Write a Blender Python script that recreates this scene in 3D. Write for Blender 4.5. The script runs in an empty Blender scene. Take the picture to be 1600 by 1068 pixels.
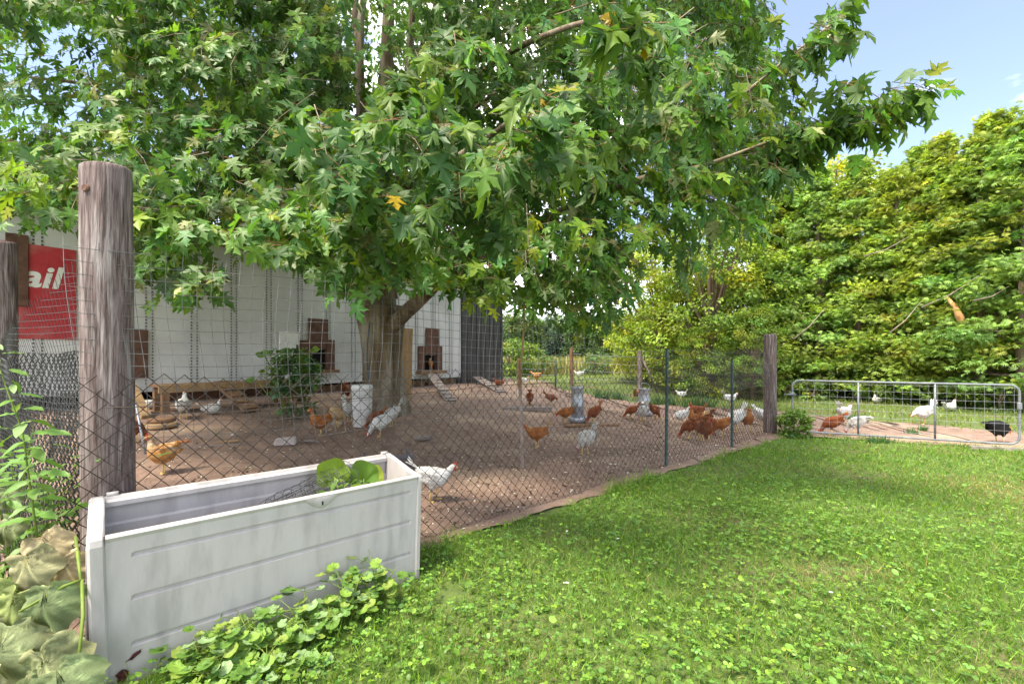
import bpy, bmesh, math, random
import numpy as np
from mathutils import Vector, Matrix
random.seed(7); rng = np.random.default_rng(11)
R = math.radians
S = bpy.context.scene
C = bpy.context.collection

# ------------------------------------------------------------------ camera, sky, sun, exposure
CH, FPX, HX, HY = 1.25, 700.0, 800.0, 560.0
cam = bpy.data.cameras.new("camera"); camo = bpy.data.objects.new("camera", cam); C.objects.link(camo)
camo.location = (0, 0, CH); camo.rotation_euler = (R(90), 0, 0)
cam.sensor_width = 36; cam.lens = FPX/1600*36; cam.shift_y = 26/1600; cam.clip_end = 3000; cam.clip_start = 0.05
S.camera = camo
SUN = Vector((-0.55, -0.50, 1.25)).normalized()
W = bpy.data.worlds.new("World"); S.world = W; W.use_nodes = True
nt = W.node_tree; nt.nodes.clear()
out = nt.nodes.new("ShaderNodeOutputWorld"); bg = nt.nodes.new("ShaderNodeBackground")
sky = nt.nodes.new("ShaderNodeTexSky"); sky.sky_type = 'NISHITA'; sky.sun_disc = False
sky.sun_elevation = math.asin(SUN.z); sky.sun_rotation = math.atan2(SUN.x, SUN.y)
sky.air_density = 1.0; sky.dust_density = .6; sky.ozone_density = 2.5
tc = nt.nodes.new("ShaderNodeTexCoord"); mp = nt.nodes.new("ShaderNodeMapping"); mp.inputs['Scale'].default_value = (1.2, 1.2, 3.2)
mp.inputs['Location'].default_value = (2.3, .25, 0)
nz = nt.nodes.new("ShaderNodeTexNoise"); nz.inputs['Scale'].default_value = 1.6; nz.inputs['Detail'].default_value = 7; nz.inputs['Roughness'].default_value = .55
rp = nt.nodes.new("ShaderNodeValToRGB"); rp.color_ramp.elements[0].position = .47; rp.color_ramp.elements[1].position = .68
rp.color_ramp.elements[0].color = (.03, .03, .03, 1)
mx = nt.nodes.new("ShaderNodeMix"); mx.data_type = 'RGBA'; mx.inputs['B'].default_value = (12, 12.1, 12.4, 1)
L = nt.links.new
L(tc.outputs['Generated'], mp.inputs['Vector']); L(mp.outputs[0], nz.inputs['Vector']); L(nz.outputs[0], rp.inputs[0])
L(rp.outputs[0], mx.inputs['Factor']); hs = nt.nodes.new('ShaderNodeHueSaturation'); hs.inputs['Saturation'].default_value = 1.08; hs.inputs['Value'].default_value = .72; hs.inputs['Hue'].default_value = .508; L(sky.outputs[0], hs.inputs['Color']); L(hs.outputs[0], mx.inputs['A']); L(mx.outputs['Result'], bg.inputs[0])
bg.inputs[1].default_value = 0.15; L(bg.outputs[0], out.inputs[0])
sl = bpy.data.lights.new("sun", 'SUN'); sl.energy = 2.8; sl.angle = R(15); sl.color = (1, .95, .86)
so = bpy.data.objects.new("sun", sl); C.objects.link(so); so.rotation_euler = SUN.to_track_quat('Z', 'Y').to_euler(); so.location = (-10, -5, 20)
S.view_settings.view_transform = 'Standard'; S.view_settings.look = 'None'; S.view_settings.gamma = 1
S.view_settings.exposure = 1.80
S.view_settings.use_white_balance = True; S.view_settings.white_balance_temperature = 7300; S.view_settings.white_balance_tint = 10
S.render.engine = 'CYCLES'
S.cycles.max_bounces = 5; S.cycles.diffuse_bounces = 3; S.cycles.transmission_bounces = 3; S.cycles.transparent_max_bounces = 4

# ------------------------------------------------------------------ terrain and picture helpers
TP = (-6.885, 8.5); TU = (.6, .8); TN = (.8, -.6)
def sst(a, b, x):
    t = np.clip((x-a)/(b-a), 0, 1); return t*t*(3-2*t)
def gz(x, y):
    d = (np.asarray(x)-TP[0])*TN[0]+(np.asarray(y)-TP[1])*TN[1]
    return .38*(1-sst(.8, 6.6, d)) + .015*np.sin(np.asarray(x)*1.3+.7)*np.cos(np.asarray(y)*1.1)
def pix(px, py, Z): return Vector(((px-HX)/FPX*Z, Z, CH-(py-HY)/FPX*Z))
def gp(px, py):
    z = 0.0
    for _ in range(30):
        Z = FPX*(CH-z)/(py-HY); x = (px-HX)/FPX*Z; z = .5*z+.5*float(gz(x, Z))
    return Vector((x, Z, float(gz(x, Z))))
def tu_of(px):
    k = (px-HX)/FPX; return (TP[1]*k-TP[0])/(TU[0]-TU[1]*k)
def tz_of(u, py): return CH-(py-HY)/FPX*(TP[1]+TU[1]*u)
def tpt(u, z, off=0.0): return Vector((TP[0]+TU[0]*u+TN[0]*off, TP[1]+TU[1]*u+TN[1]*off, z))

# ------------------------------------------------------------------ object helpers
def wm(o):
    m = o.matrix_basis.copy()
    return wm(o.parent) @ o.matrix_parent_inverse @ m if o.parent else m
def setp(o, parent):
    o.parent = parent; o.matrix_parent_inverse = wm(parent).inverted()
def tag(o, label=None, cat=None, group=None, kind=None):
    if label: o['label'] = label
    if cat: o['category'] = cat
    if group: o['group'] = group
    if kind: o['kind'] = kind
    return o
def empty(name, loc, label=None, cat=None, group=None):
    o = bpy.data.objects.new(name, None); C.objects.link(o); o.location = loc; o.empty_display_size = .1
    return tag(o, label, cat, group)
def link(name, me, parent=None, mats=None):
    o = bpy.data.objects.new(name, me); C.objects.link(o)
    if mats is not None and not me.materials:
        for m in (mats if isinstance(mats, (list, tuple)) else [mats]): me.materials.append(m)
    if parent: setp(o, parent)
    return o
class MB:
    def __init__(s): s.v = []; s.f = []; s.m = []; s.sm = []
    def add(s, vs, fs, m=0, smooth=False):
        b = len(s.v); s.v += [tuple(v) for v in vs]
        for f in fs: s.f.append([i+b for i in f]); s.m.append(m); s.sm.append(smooth)
        return s
    def box(s, c, sx, sy, sz, rot=None, m=0, bev=0.0, jit=0.0):
        # box with chamfered edges (proud faces) when bev > 0
        c = Vector(c); hx, hy, hz = sx/2, sy/2, sz/2; rot = rot or Matrix.Identity(3)
        def J(v): return c+rot @ Vector([a+random.uniform(-jit, jit) for a in v])
        if bev <= 0:
            P = [(i*hx, j*hy, k*hz) for i in (-1, 1) for j in (-1, 1) for k in (-1, 1)]
            return s.add([J(p) for p in P], [(0,1,3,2),(4,6,7,5),(0,4,5,1),(2,3,7,6),(0,2,6,4),(1,5,7,3)], m)
        b = min(bev, hx*.45, hy*.45, hz*.45); bm = bmesh.new()
        bmesh.ops.create_cube(bm, size=1); bmesh.ops.scale(bm, vec=(sx, sy, sz), verts=bm.verts)
        bmesh.ops.bevel(bm, geom=bm.edges[:], offset=b, segments=1, affect='EDGES')
        vs = [J(v.co) for v in bm.verts]; fs = [[v.index for v in f.verts] for f in bm.faces]; bm.free()
        return s.add(vs, fs, m)
    def tube(s, pts, rad, n=8, m=0, cap=True, smooth=True, phase=0.0, lump=0.0):
        pts = [Vector(p) for p in pts]; N = len(pts)
        if not isinstance(rad, (list, tuple)): rad = [rad]*N
        vs = []; fs = []
        t0 = (pts[1]-pts[0]).normalized(); ref = Vector((0, 0, 1)) if abs(t0.z) < .9 else Vector((1, 0, 0))
        x = t0.cross(ref).normalized()
        for i, p in enumerate(pts):
            t = (pts[min(i+1, N-1)]-pts[max(i-1, 0)]).normalized()
            x = (x-t*x.dot(t)).normalized(); y = t.cross(x)
            for k in range(n):
                a = 2*math.pi*k/n+phase; r = rad[i]*(1+random.uniform(-lump, lump))
                vs.append(p+x*(math.cos(a)*r)+y*(math.sin(a)*r))
        for i in range(N-1):
            for k in range(n):
                fs.append((i*n+k, i*n+(k+1) % n, (i+1)*n+(k+1) % n, (i+1)*n+k))
        s.add(vs, fs, m, smooth)
        if cap: 
            b = len(s.v)-N*n; s.f.append([b+k for k in range(n)][::-1]); s.f.append([b+(N-1)*n+k for k in range(n)]); s.m += [m, m]; s.sm += [False, False]
        return s
    def lathe(s, prof, n=24, c=(0, 0, 0), m=0, smooth=True):
        vs = []; fs = []; c = Vector(c)
        for r, z in prof:
            for k in range(n): a = 2*math.pi*k/n; vs.append(c+Vector((r*math.cos(a), r*math.sin(a), z)))
        for i in range(len(prof)-1):
            for k in range(n): fs.append((i*n+k, i*n+(k+1) % n, (i+1)*n+(k+1) % n, (i+1)*n+k))
        return s.add(vs, fs, m, smooth)
    def mesh(s, name):
        me = bpy.data.meshes.new(name); me.from_pydata(s.v, [], s.f)
        me.polygons.foreach_set('material_index', s.m); me.polygons.foreach_set('use_smooth', s.sm); me.update(); return me
    def build(s, name, mats, parent=None): return link(name, s.mesh(name), parent, mats)
def npmesh(name, V, F, col=None, smooth=False):
    me = bpy.data.meshes.new(name); V = np.ascontiguousarray(V, np.float32); F = np.ascontiguousarray(F, np.int32)
    k = F.shape[1]
    me.vertices.add(len(V)); me.vertices.foreach_set('co', V.ravel())
    me.loops.add(F.size); me.loops.foreach_set('vertex_index', F.ravel())
    me.polygons.add(len(F)); me.polygons.foreach_set('loop_start', np.arange(0, F.size, k, dtype=np.int32))
    try: me.polygons.foreach_set('loop_total', np.full(len(F), k, np.int32))
    except Exception: pass
    if smooth: me.polygons.foreach_set('use_smooth', np.ones(len(F), bool))
    if col is not None:
        a = me.color_attributes.new('Col', 'FLOAT_COLOR', 'POINT'); c = np.ones((len(V), 4), np.float32); c[:, :3] = col
        a.data.foreach_set('color', c.ravel())
    me.update(calc_edges=True); me.validate(); return me
def inst(name, T, M, P, col, mat, parent=None, smooth=False):
    tv, tf = T; tv = np.asarray(tv, float); tf = np.asarray(tf, int); N = len(P)
    V = np.einsum('nij,vj->nvi', M, tv)+np.asarray(P)[:, None, :]
    F = tf[None]+(np.arange(N)*len(tv))[:, None, None]
    me = npmesh(name, V.reshape(-1, 3), F.reshape(-1, 3), np.repeat(np.asarray(col), len(tv), 0), smooth)
    return link(name, me, parent, mat)
def unit(v): return v/np.maximum(np.linalg.norm(v, axis=-1, keepdims=True), 1e-9)
def frames(t, n, sc):
    t = unit(t); n = unit(n-t*(n*t).sum(-1, keepdims=True)); x = np.cross(t, n)
    sc = np.asarray(sc); sc = sc[:, None, None] if sc.ndim == 1 else sc[:, None, :]
    return np.stack([x, t, n], -1)*sc
def vary(base, N, a=.25, hue=.12):
    c = np.array(base)[None]*np.exp(rng.normal(0, a, (N, 1))); h = rng.normal(0, hue, (N, 1))
    return np.clip(c*np.concatenate([np.exp(h), np.exp(h*.25), np.exp(-h)], 1), .002, .9)

# ------------------------------------------------------------------ materials
def nodes(m):
    m.use_nodes = True; t = m.node_tree; return t, t.nodes, t.links.new, t.nodes['Principled BSDF']
def noisemat(name, c1, c2, scale=6, rough=.8, bump=.3, bscale=None, stretch=(1, 1, 1), metal=0.0, c3=None, s3=1.5, spec=.3, detail=8, dist=.01, lo=.35, hi=.65):
    m = bpy.data.materials.new(name); t, n, l, p = nodes(m)
    co = n.new('ShaderNodeTexCoord'); ma = n.new('ShaderNodeMapping'); ma.inputs['Scale'].default_value = stretch; l(co.outputs['Object'], ma.inputs[0])
    a = n.new('ShaderNodeTexNoise'); a.inputs['Scale'].default_value = scale; a.inputs['Detail'].default_value = detail; a.inputs['Roughness'].default_value = .65; l(ma.outputs[0], a.inputs['Vector'])
    r = n.new('ShaderNodeValToRGB'); r.color_ramp.elements[0].position = lo; r.color_ramp.elements[1].position = hi
    r.color_ramp.elements[0].color = (*c1, 1); r.color_ramp.elements[1].color = (*c2, 1); l(a.outputs[0], r.inputs[0])
    colr = r.outputs[0]
    if c3:
        b = n.new('ShaderNodeTexNoise'); b.inputs['Scale'].default_value = s3; b.inputs['Detail'].default_value = 6; l(ma.outputs[0], b.inputs['Vector'])
        r2 = n.new('ShaderNodeValToRGB'); r2.color_ramp.elements[0].position = .5; r2.color_ramp.elements[1].position = .68; l(b.outputs[0], r2.inputs[0])
        mi = n.new('ShaderNodeMix'); mi.data_type = 'RGBA'; mi.inputs['B'].default_value = (*c3, 1); l(r2.outputs[0], mi.inputs['Factor']); l(colr, mi.inputs['A']); colr = mi.outputs['Result']
    l(colr, p.inputs['Base Color']); p.inputs['Roughness'].default_value = rough; p.inputs['Metallic'].default_value = metal; p.inputs['Specular IOR Level'].default_value = spec
    if bump:
        d = n.new('ShaderNodeTexNoise'); d.inputs['Scale'].default_value = bscale or scale*3; d.inputs['Detail'].default_value = 6; l(ma.outputs[0], d.inputs['Vector'])
        u = n.new('ShaderNodeBump'); u.inputs['Strength'].default_value = bump; u.inputs['Distance'].default_value = dist; l(d.outputs[0], u.inputs['Height']); l(u.outputs[0], p.inputs['Normal'])
    return m
def leafmat(name, trans=.35, under=None, rough=.5, spec=.35, tint=(1.5, 1.55, .55)):
    m = bpy.data.materials.new(name); t, n, l, p = nodes(m)
    a = n.new('ShaderNodeAttribute'); a.attribute_name = 'Col'; col = a.outputs['Color']
    co = n.new('ShaderNodeTexCoord'); no = n.new('ShaderNodeTexNoise'); no.inputs['Scale'].default_value = 60; no.inputs['Detail'].default_value = 3; l(co.outputs['Object'], no.inputs['Vector'])
    mr = n.new('ShaderNodeMapRange'); mr.inputs[1].default_value = .3; mr.inputs[2].default_value = .7; mr.inputs[3].default_value = .75; mr.inputs[4].default_value = 1.25; l(no.outputs[0], mr.inputs[0])
    mu = n.new('ShaderNodeVectorMath'); mu.operation = 'SCALE'; l(col, mu.inputs[0]); l(mr.outputs[0], mu.inputs['Scale']); col = mu.outputs[0]
    if under:
        g = n.new('ShaderNodeNewGeometry'); mi = n.new('ShaderNodeMix'); mi.data_type = 'RGBA'; mi.inputs['B'].default_value = (*under, 1)
        l(g.outputs['Backfacing'], mi.inputs['Factor']); l(col, mi.inputs['A']); colf = mi.outputs['Result']
    else: colf = col
    l(colf, p.inputs['Base Color']); p.inputs['Roughness'].default_value = rough; p.inputs['Specular IOR Level'].default_value = spec
    tr = n.new('ShaderNodeBsdfTranslucent'); tm = n.new('ShaderNodeVectorMath'); tm.operation = 'MULTIPLY'; tm.inputs[1].default_value = tint
    l(col, tm.inputs[0]); l(tm.outputs[0], tr.inputs['Color'])
    ms = n.new('ShaderNodeMixShader'); ms.inputs[0].default_value = trans; l(p.outputs[0], ms.inputs[1]); l(tr.outputs[0], ms.inputs[2])
    l(ms.outputs[0], n['Material Output'].inputs['Surface']); return m
M = {}
M['lawn'] = noisemat('lawn_soil', (.05, .085, .02), (.11, .15, .04), 9, .95, .5, 60, c3=(.13, .11, .055), s3=.9)
M['dirt'] = noisemat('bare_dirt', (.155, .098, .075), (.295, .20, .155), 5, .95, .9, 45, c3=(.36, .26, .19), s3=.8, dist=.02, lo=.3, hi=.7)
M['wood_post'] = noisemat('weathered_post', (.06, .04, .038), (.22, .165, .16), 70, .9, 1.0, 110, (1, 1, .08), c3=(.32, .275, .27), s3=48, dist=.012)
M['wood_brown'] = noisemat('brown_wood', (.16, .085, .045), (.30, .175, .10), 7, .85, .5, 22, (1, 1, .25))
M['wood_tan'] = noisemat('raw_lumber', (.26, .16, .08), (.40, .26, .14), 6, .85, .4, 22, (1, 1, .3))
M['wood_grey'] = noisemat('grey_board', (.16, .13, .12), (.33, .28, .26), 8, .9, .5, 26, (1, 1, .3))
M['wood_red'] = noisemat('dark_red_wood', (.085, .042, .032), (.17, .09, .065), 6, .8, .3, 20)
M['black'] = noisemat('dark_inside', (.006, .005, .005), (.012, .01, .009), 5, .95, 0)  # also stands in for shade beneath the trailer and inside the hatches
M['trailer'] = noisemat('trailer_skin', (.58, .585, .60), (.70, .70, .715), 1.2, .5, .10, 3, c3=(.50, .50, .50), s3=.8, spec=.4)
M['trailer_seam'] = noisemat('trailer_seam', (.52, .525, .54), (.60, .60, .61), 3, .5, 0)
M['rivet'] = noisemat('rivet', (.05, .05, .055), (.09, .09, .09), 9, .5, 0)
M['sign_red'] = noisemat('sign_red', (.42, .03, .045), (.52, .05, .065), 2.2, .5, 0, c3=(.5, .12, .12), s3=3)
M['white_paint'] = noisemat('white_paint', (.68, .68, .68), (.8, .8, .8), 4, .5, 0)
M['dark_siding'] = noisemat('dark_siding', (.055, .055, .06), (.085, .085, .092), 2.5, .5, .1, 8)
M['galv'] = noisemat('galvanised', (.34, .37, .42), (.52, .55, .60), 7, .42, .08, 20, metal=.55)
M['galv_pale'] = noisemat('gate_tube', (.15, .17, .185), (.25, .27, .285), 9, .45, .05, 20, metal=.3)
M['wire'] = noisemat('chain_link_wire', (.030, .020, .018), (.10, .075, .066), 14, .45, 0, metal=.4, spec=.5)
M['net'] = noisemat('netting', (.05, .05, .053), (.20, .20, .21), 3, .4, 0, spec=.6)
M['net_black'] = noisemat('black_netting', (.02, .02, .024), (.05, .05, .055), 5, .4, 0, spec=.6)
M['green_steel'] = noisemat('green_steel', (.035, .065, .068), (.07, .11, .115), 12, .55, .2, 30)
M['plastic'] = noisemat('planter_plastic', (.375, .352, .345), (.425, .402, .394), 9, .5, .12, 120, (1, 1, .22), c3=(.30, .285, .275), s3=11, spec=.4)
M['plastic_dark'] = noisemat('dark_plastic', (.06, .06, .075), (.12, .12, .14), 8, .5, .1, 30)
M['bucket'] = noisemat('white_plastic', (.66, .67, .68), (.76, .77, .78), 4, .45, .04, 20, c3=(.55, .53, .5), s3=3)
M['bark'] = noisemat('maple_bark', (.10, .07, .045), (.25, .19, .135), 7, .95, 1.0, 14, (1.6, 1.6, .28), c3=(.34, .30, .25), s3=3, dist=.04)
M['twig'] = noisemat('twig_bark', (.16, .12, .09), (.32, .27, .21), 9, .9, .3, 30)
M['petiole'] = noisemat('petiole', (.26, .10, .05), (.34, .16, .06), 9, .7, 0)
M['cedar_bark'] = noisemat('cedar_bark', (.14, .095, .07), (.30, .22, .17), 6, .95, .8, 12, (1.5, 1.5, .2), dist=.03)
M['split_wood'] = noisemat('split_wood', (.42, .20, .08), (.58, .34, .17), 6, .8, .3, 20, (1, 1, .2))
M['soil'] = noisemat('soil', (.05, .035, .025), (.11, .08, .06), 12, .95, .8, 40)
M['stone'] = noisemat('concrete_block', (.34, .28, .27), (.48, .42, .41), 9, .9, .5, 40)
M['hole'] = noisemat('crack_brown', (.02, .006, .006), (.10, .018, .02), 40, .6, .2, 60)
M['stem'] = noisemat('green_stem', (.09, .15, .025), (.15, .21, .035), 12, .6, .1, 40)
M['hose'] = noisemat('blue_hose', (.05, .09, .14), (.09, .14, .20), 12, .5, 0)
M['leaf'] = leafmat('maple_leaf', .40, under=(.115, .185, .08), rough=.45, spec=.28)
M['foliage'] = leafmat('foliage', .30)
M['grass'] = leafmat('grass', .30, rough=.45)
M['wilted'] = leafmat('wilted_leaf', .18, rough=.8, spec=.15, tint=(1.2, 1.1, .6))
M['feather'] = leafmat('loose_feather', .3, rough=.7)

# ------------------------------------------------------------------ ground
def axis(lo, hi, fine, a, b):
    mid = list(np.arange(a, b+1e-6, fine)); l = []; s = fine; x = a
    while x > lo: s *= 1.5; x = max(lo, x-s); l.append(x)
    r = []; s = fine; x = b
    while x < hi: s *= 1.5; x = min(hi, x+s); r.append(x)
    return np.array(l[::-1]+mid+r)
xs = axis(-900, 900, .25, -15, 13); ys = axis(-60, 1500, .25, -2, 26)
X, Y = np.meshgrid(xs, ys); V = np.stack([X, Y, gz(X, Y)], -1).reshape(-1, 3)
nx, ny = len(xs), len(ys); I = np.arange(nx*ny).reshape(ny, nx)
F = np.stack([I[:-1, :-1], I[:-1, 1:], I[1:, 1:], I[1:, :-1]], -1).reshape(-1, 4)
tag(link('ground', npmesh('ground', V, F, smooth=True), None, M['lawn']), kind='structure')

FD = np.array((.754, .656)); FN = np.array((.656, -.754)); F0 = np.array((-.545, 3.18))
GD = np.array((.896, -.444)); GN = np.array((-.444, -.896)); G0 = np.array((4.5, 7.38))
def fpt(s, z, off=0.0): return Vector((F0[0]+FD[0]*s+FN[0]*off, F0[1]+FD[1]*s+FN[1]*off, z))
def sf(x, y): return (x-F0[0])*FN[0]+(y-F0[1])*FN[1]
def sg(x, y): return (x-G0[0])*GN[0]+(y-G0[1])*GN[1]
# chicken-run dirt, a sheet with its own ragged outline
bp = lambda a, b: tuple(gp(a, b)[:2])
front = [(-5.6, 5.0), (-3.4, 3.0), (-1.95, 1.75), (.5, 3.85), (2.2, 5.32), (3.3, 6.27), (4.42, 7.18), (5.5, 6.75), (7, 6.05), (10.5, 4.5)]
back = [(-10.5, 4.6), (-9.6, 7.2), (-8.2, 9.2), (-3.2, 16.0), (.8, 20.0), bp(870, 609), bp(1060, 635), bp(1200, 642), bp(1400, 662), (10.8, 5.6)]
def resample(P, n):
    P = np.array(P, float); t = np.linspace(0, len(P)-1, n); i = np.minimum(t.astype(int), len(P)-2); f = (t-i)[:, None]
    return P[i]*(1-f)+P[i+1]*f
nu, nv = 300, 90
fr, bk = resample(front, nu), resample(back, nu)
fr = fr+np.stack([FN[0]*np.sin(np.arange(nu)*.9)*.02, FN[1]*np.sin(np.arange(nu)*.9)*.02], -1)+rng.normal(0, .012, (nu, 2))
bk = bk+rng.normal(0, .07, (nu, 2))
v = (np.linspace(0, 1, nv)**1.5)[:, None, None]
P2 = fr[None]*(1-v)+bk[None]*v
bump = .022*np.abs(np.sin(P2[..., 0]*3.1+np.sin(P2[..., 1]*2.3)*2)*np.sin(P2[..., 1]*2.7+1.3))
V = np.concatenate([P2, (gz(P2[..., 0], P2[..., 1])+.006+bump)[..., None]], -1).reshape(-1, 3)
I = np.arange(nu*nv).reshape(nv, nu); F = np.stack([I[:-1, :-1], I[:-1, 1:], I[1:, 1:], I[1:, :-1]], -1).reshape(-1, 4)
tag(link('dirt_yard', npmesh('dirt_yard', V, F, smooth=True), None, M['dirt']), kind='structure')
def dz(x, y): return float(gz(x, y))+.006+.022*abs(math.sin(x*3.1+math.sin(y*2.3)*2)*math.sin(y*2.7+1.3))
def dp(px, py):
    p = gp(px, py); p.z = dz(p.x, p.y); return p
# ------------------------------------------------------------------ trailer used as the coop
TROT = Matrix(((TU[0], -TN[0], 0), (TU[1], -TN[1], 0), (0, 0, 1)))   # local x along the side, local y into the trailer
UA, UB, ZB, ZT = -4.6, tu_of(720), .72, 3.62
tr = empty('cargo_trailer', tpt(UA, float(gz(*tpt(UA, 0)[:2]))), 'long white riveted cargo trailer turned chicken coop behind the maple', 'trailer')
PW = .731
k0 = math.floor(UA/PW)
for i in range(k0, int(UB/PW)+1):
    a, b = max(UA, i*PW+.045), min(UB, (i+1)*PW-.045)
    if b-a > .1: MB().box(tpt((a+b)/2, (ZB+ZT)/2, -.02), b-a, .04, ZT-ZB, TROT).build('side_panel', M['trailer'], tr)
    if UA+.05 < i*PW < UB-.05: MB().box(tpt(i*PW, (ZB+ZT)/2, -.016), .086, .044, ZT-ZB-.01, TROT).build('seam_strip', M['trailer_seam'], tr)
rv = MB()
for i in range(k0+1, int(UB/PW)+1):
    for o in (-.05, .05):
        for z in np.arange(ZB+.06, ZT-.04, .06):
            c = tpt(i*PW+o, z, .0075); rv.box(c, .024, .014, .026, TROT)
tag(rv.build('rivets', M['rivet'], tr), kind='stuff')
MB().box(tpt((UA+UB)/2, ZB-.05, -.03), UB-UA, .05, .10, TROT, bev=.01).build('bottom_rail', M['trailer_seam'], tr)
MB().box(tpt((UA+UB)/2, (ZB+ZT)/2, -1.25), UB-UA-.02, 2.4, ZT-ZB-.03, TROT).build('box_body', M['trailer_seam'], tr)
MB().box(tpt((UA+UB)/2, ZT+.06, -.05), UB-UA, .16, .12, TROT, bev=.01).build('top_rail', M['wood_brown'], tr)
MB().box(tpt((UA+UB)/2, ZT+.19, .10), UB-UA, .28, .14, TROT, bev=.01).build('eave_board', M['wood_brown'], tr)
rf = MB(); rf.box(tpt((UA+UB)/2, ZT+.29, -1.2), UB-UA+.2, 2.9, .05, TROT); rf.build('roof', M['galv'], tr)
# underside: skirting planks, and a black sheet painting the shade beneath
sk = MB(); sk.box(tpt((UA+UB)/2, .53, -1.6), UB-UA-.4, .05, .34, TROT); sk.build('under_shade_sheet', M['black'], tr)
x = 0.2
while x < UB-.3:
    w = random.uniform(.7, 1.2); zc = .40+random.uniform(-.01, .02)
    MB().box(tpt(min(x+w/2, UB-.4), zc+.08, -.28+random.uniform(-.05, .05)), w-.04, .03, .17, TROT, bev=.004, jit=.004).build('skirting_board', M['wood_brown'], tr)
    x += w
for u in (.5, 3.2, 6.0, 8.2): MB().box(tpt(u, .53, -.5), .3, .3, .36, TROT, bev=.02).build('support_block', M['stone'], tr)
# red sign with white letters
u0, u1 = tu_of(44), tu_of(119); z0, z1 = tz_of(tu_of(80), 530), tz_of(tu_of(80), 386)
u0 -= 1.0
sg_ = MB().box(tpt((u0+u1)/2, (z0+z1)/2, .012), u1-u0, .012, z1-z0, TROT).build('sign_panel', M['sign_red'], tr)
cu = bpy.data.curves.new('lettering', 'FONT'); cu.body = 'ail'; cu.size = .50; cu.shear = .22; cu.offset = .014; cu.space_character = 1.02; cu.extrude = .001; cu.resolution_u = 6
to = bpy.data.objects.new('tmp', cu); C.objects.link(to); bpy.context.view_layer.update()
dg = bpy.context.evaluated_depsgraph_get(); tm_ = bpy.data.meshes.new_from_object(to.evaluated_get(dg)); bpy.data.objects.remove(to)
tm_.name = 'lettering'; tm_.materials.clear(); tm_.materials.append(M['white_paint'])
w_ = max(v.co.x for v in tm_.vertices); ue = tu_of(101)
RT = Matrix(((TU[0], 0, TN[0]), (TU[1], 0, TN[1]), (0, 1, 0)))
zb_ = tz_of(ue-.3, 448)
for v_ in tm_.vertices: v_.co = tpt(ue, zb_, .022)+RT @ (v_.co-Vector((w_, 0, 0)))
link('lettering', tm_, tr)
# doors and hatches
def trect(pxa, pya, pxb, pyb, off, th, mat, name, parent=tr):
    a, b = tu_of(pxa), tu_of(pxb); um = (a+b)/2
    return MB().box(tpt(um, (tz_of(um, pya)+tz_of(um, pyb))/2, off), abs(b-a), th, abs(tz_of(um, pya)-tz_of(um, pyb)), TROT, bev=.008).build(name, mat, parent)
trect(8, 366, 44, 478, .03, .05, M['wood_red'], 'shutter_board')
trect(200, 514, 230, 591, .03, .05, M['wood_red'], 'shutter_board')
for (a, b, c_, d, e, f_) in ((468, 480, 511, 520, 498, 577), (652, 664, 685, 688, 513, 578)):
    mid = e+.42*(f_-e)
    trect(b, e, c_, mid+3, .05, .03, M['wood_red'], 'sliding_hatch')
    hw = (d-a)*.24
    trect(a, mid, a+hw, f_, .055, .10, M['wood_red'], 'hatch_frame'); trect(d-hw, mid, d, f_, .055, .10, M['wood_red'], 'hatch_frame')
    trect(a+hw+.3, mid, d-hw-.3, mid+14, .055, .094, M['wood_red'], 'hatch_frame')
    trect(a+hw+.3, mid+14.5, d-hw-.3, f_, .006, .02, M['black'], 'hatch_dark_panel')  # black panel paints the unlit opening; the wall behind is closed
    trect(a-2, f_+.5, d+2, f_+5, .14, .26, M['wood_brown'], 'landing_board')
sp_ = trect(435, 518, 465, 557, .035, .05, M['white_paint'], 'service_panel')
trect(461, 538, 463, 546, .066, .012, M['black'], 'panel_latch', sp_)

# ------------------------------------------------------------------ dark shed at the trailer's end
UC = tu_of(783)
sh = empty('metal_shed', tpt(UB+.4, float(gz(*tpt(UB+.4, 0)[:2])), -.3), 'dark grey shed of vertical ribbed metal siding at the end of the white trailer', 'shed')
n_ = 9; wU = (UC-UB-.02)/n_
zs0, zs1 = .36, 4.3
for i in range(n_):
    uc = UB+.02+wU*(i+.5); m_ = MB()
    m_.box(tpt(uc, (zs0+zs1)/2, .02), wU-.006, .02, zs1-zs0, TROT)
    m_.box(tpt(uc-wU/2+.03, (zs0+zs1)/2, .045), .04, .028, zs1-zs0, TROT, bev=.008)
    m_.build('siding_panel', M['dark_siding'], sh)
MB().box(tpt(UC-.03, (zs0+zs1)/2, .05), .08, .06, zs1-zs0+.02, TROT, bev=.006).build('corner_trim', M['dark_siding'], sh)
MB().box(tpt((UB+UC)/2, (zs0+zs1)/2, -1.3), UC-UB-.03, 2.6, zs1-zs0-.02, TROT).build('shed_body', M['dark_siding'], sh)
MB().box(tpt((UB+UC)/2, zs1+.06, -1.2), UC-UB+.3, 3.1, .07, TROT).build('shed_roof', M['galv'], sh)

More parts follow.
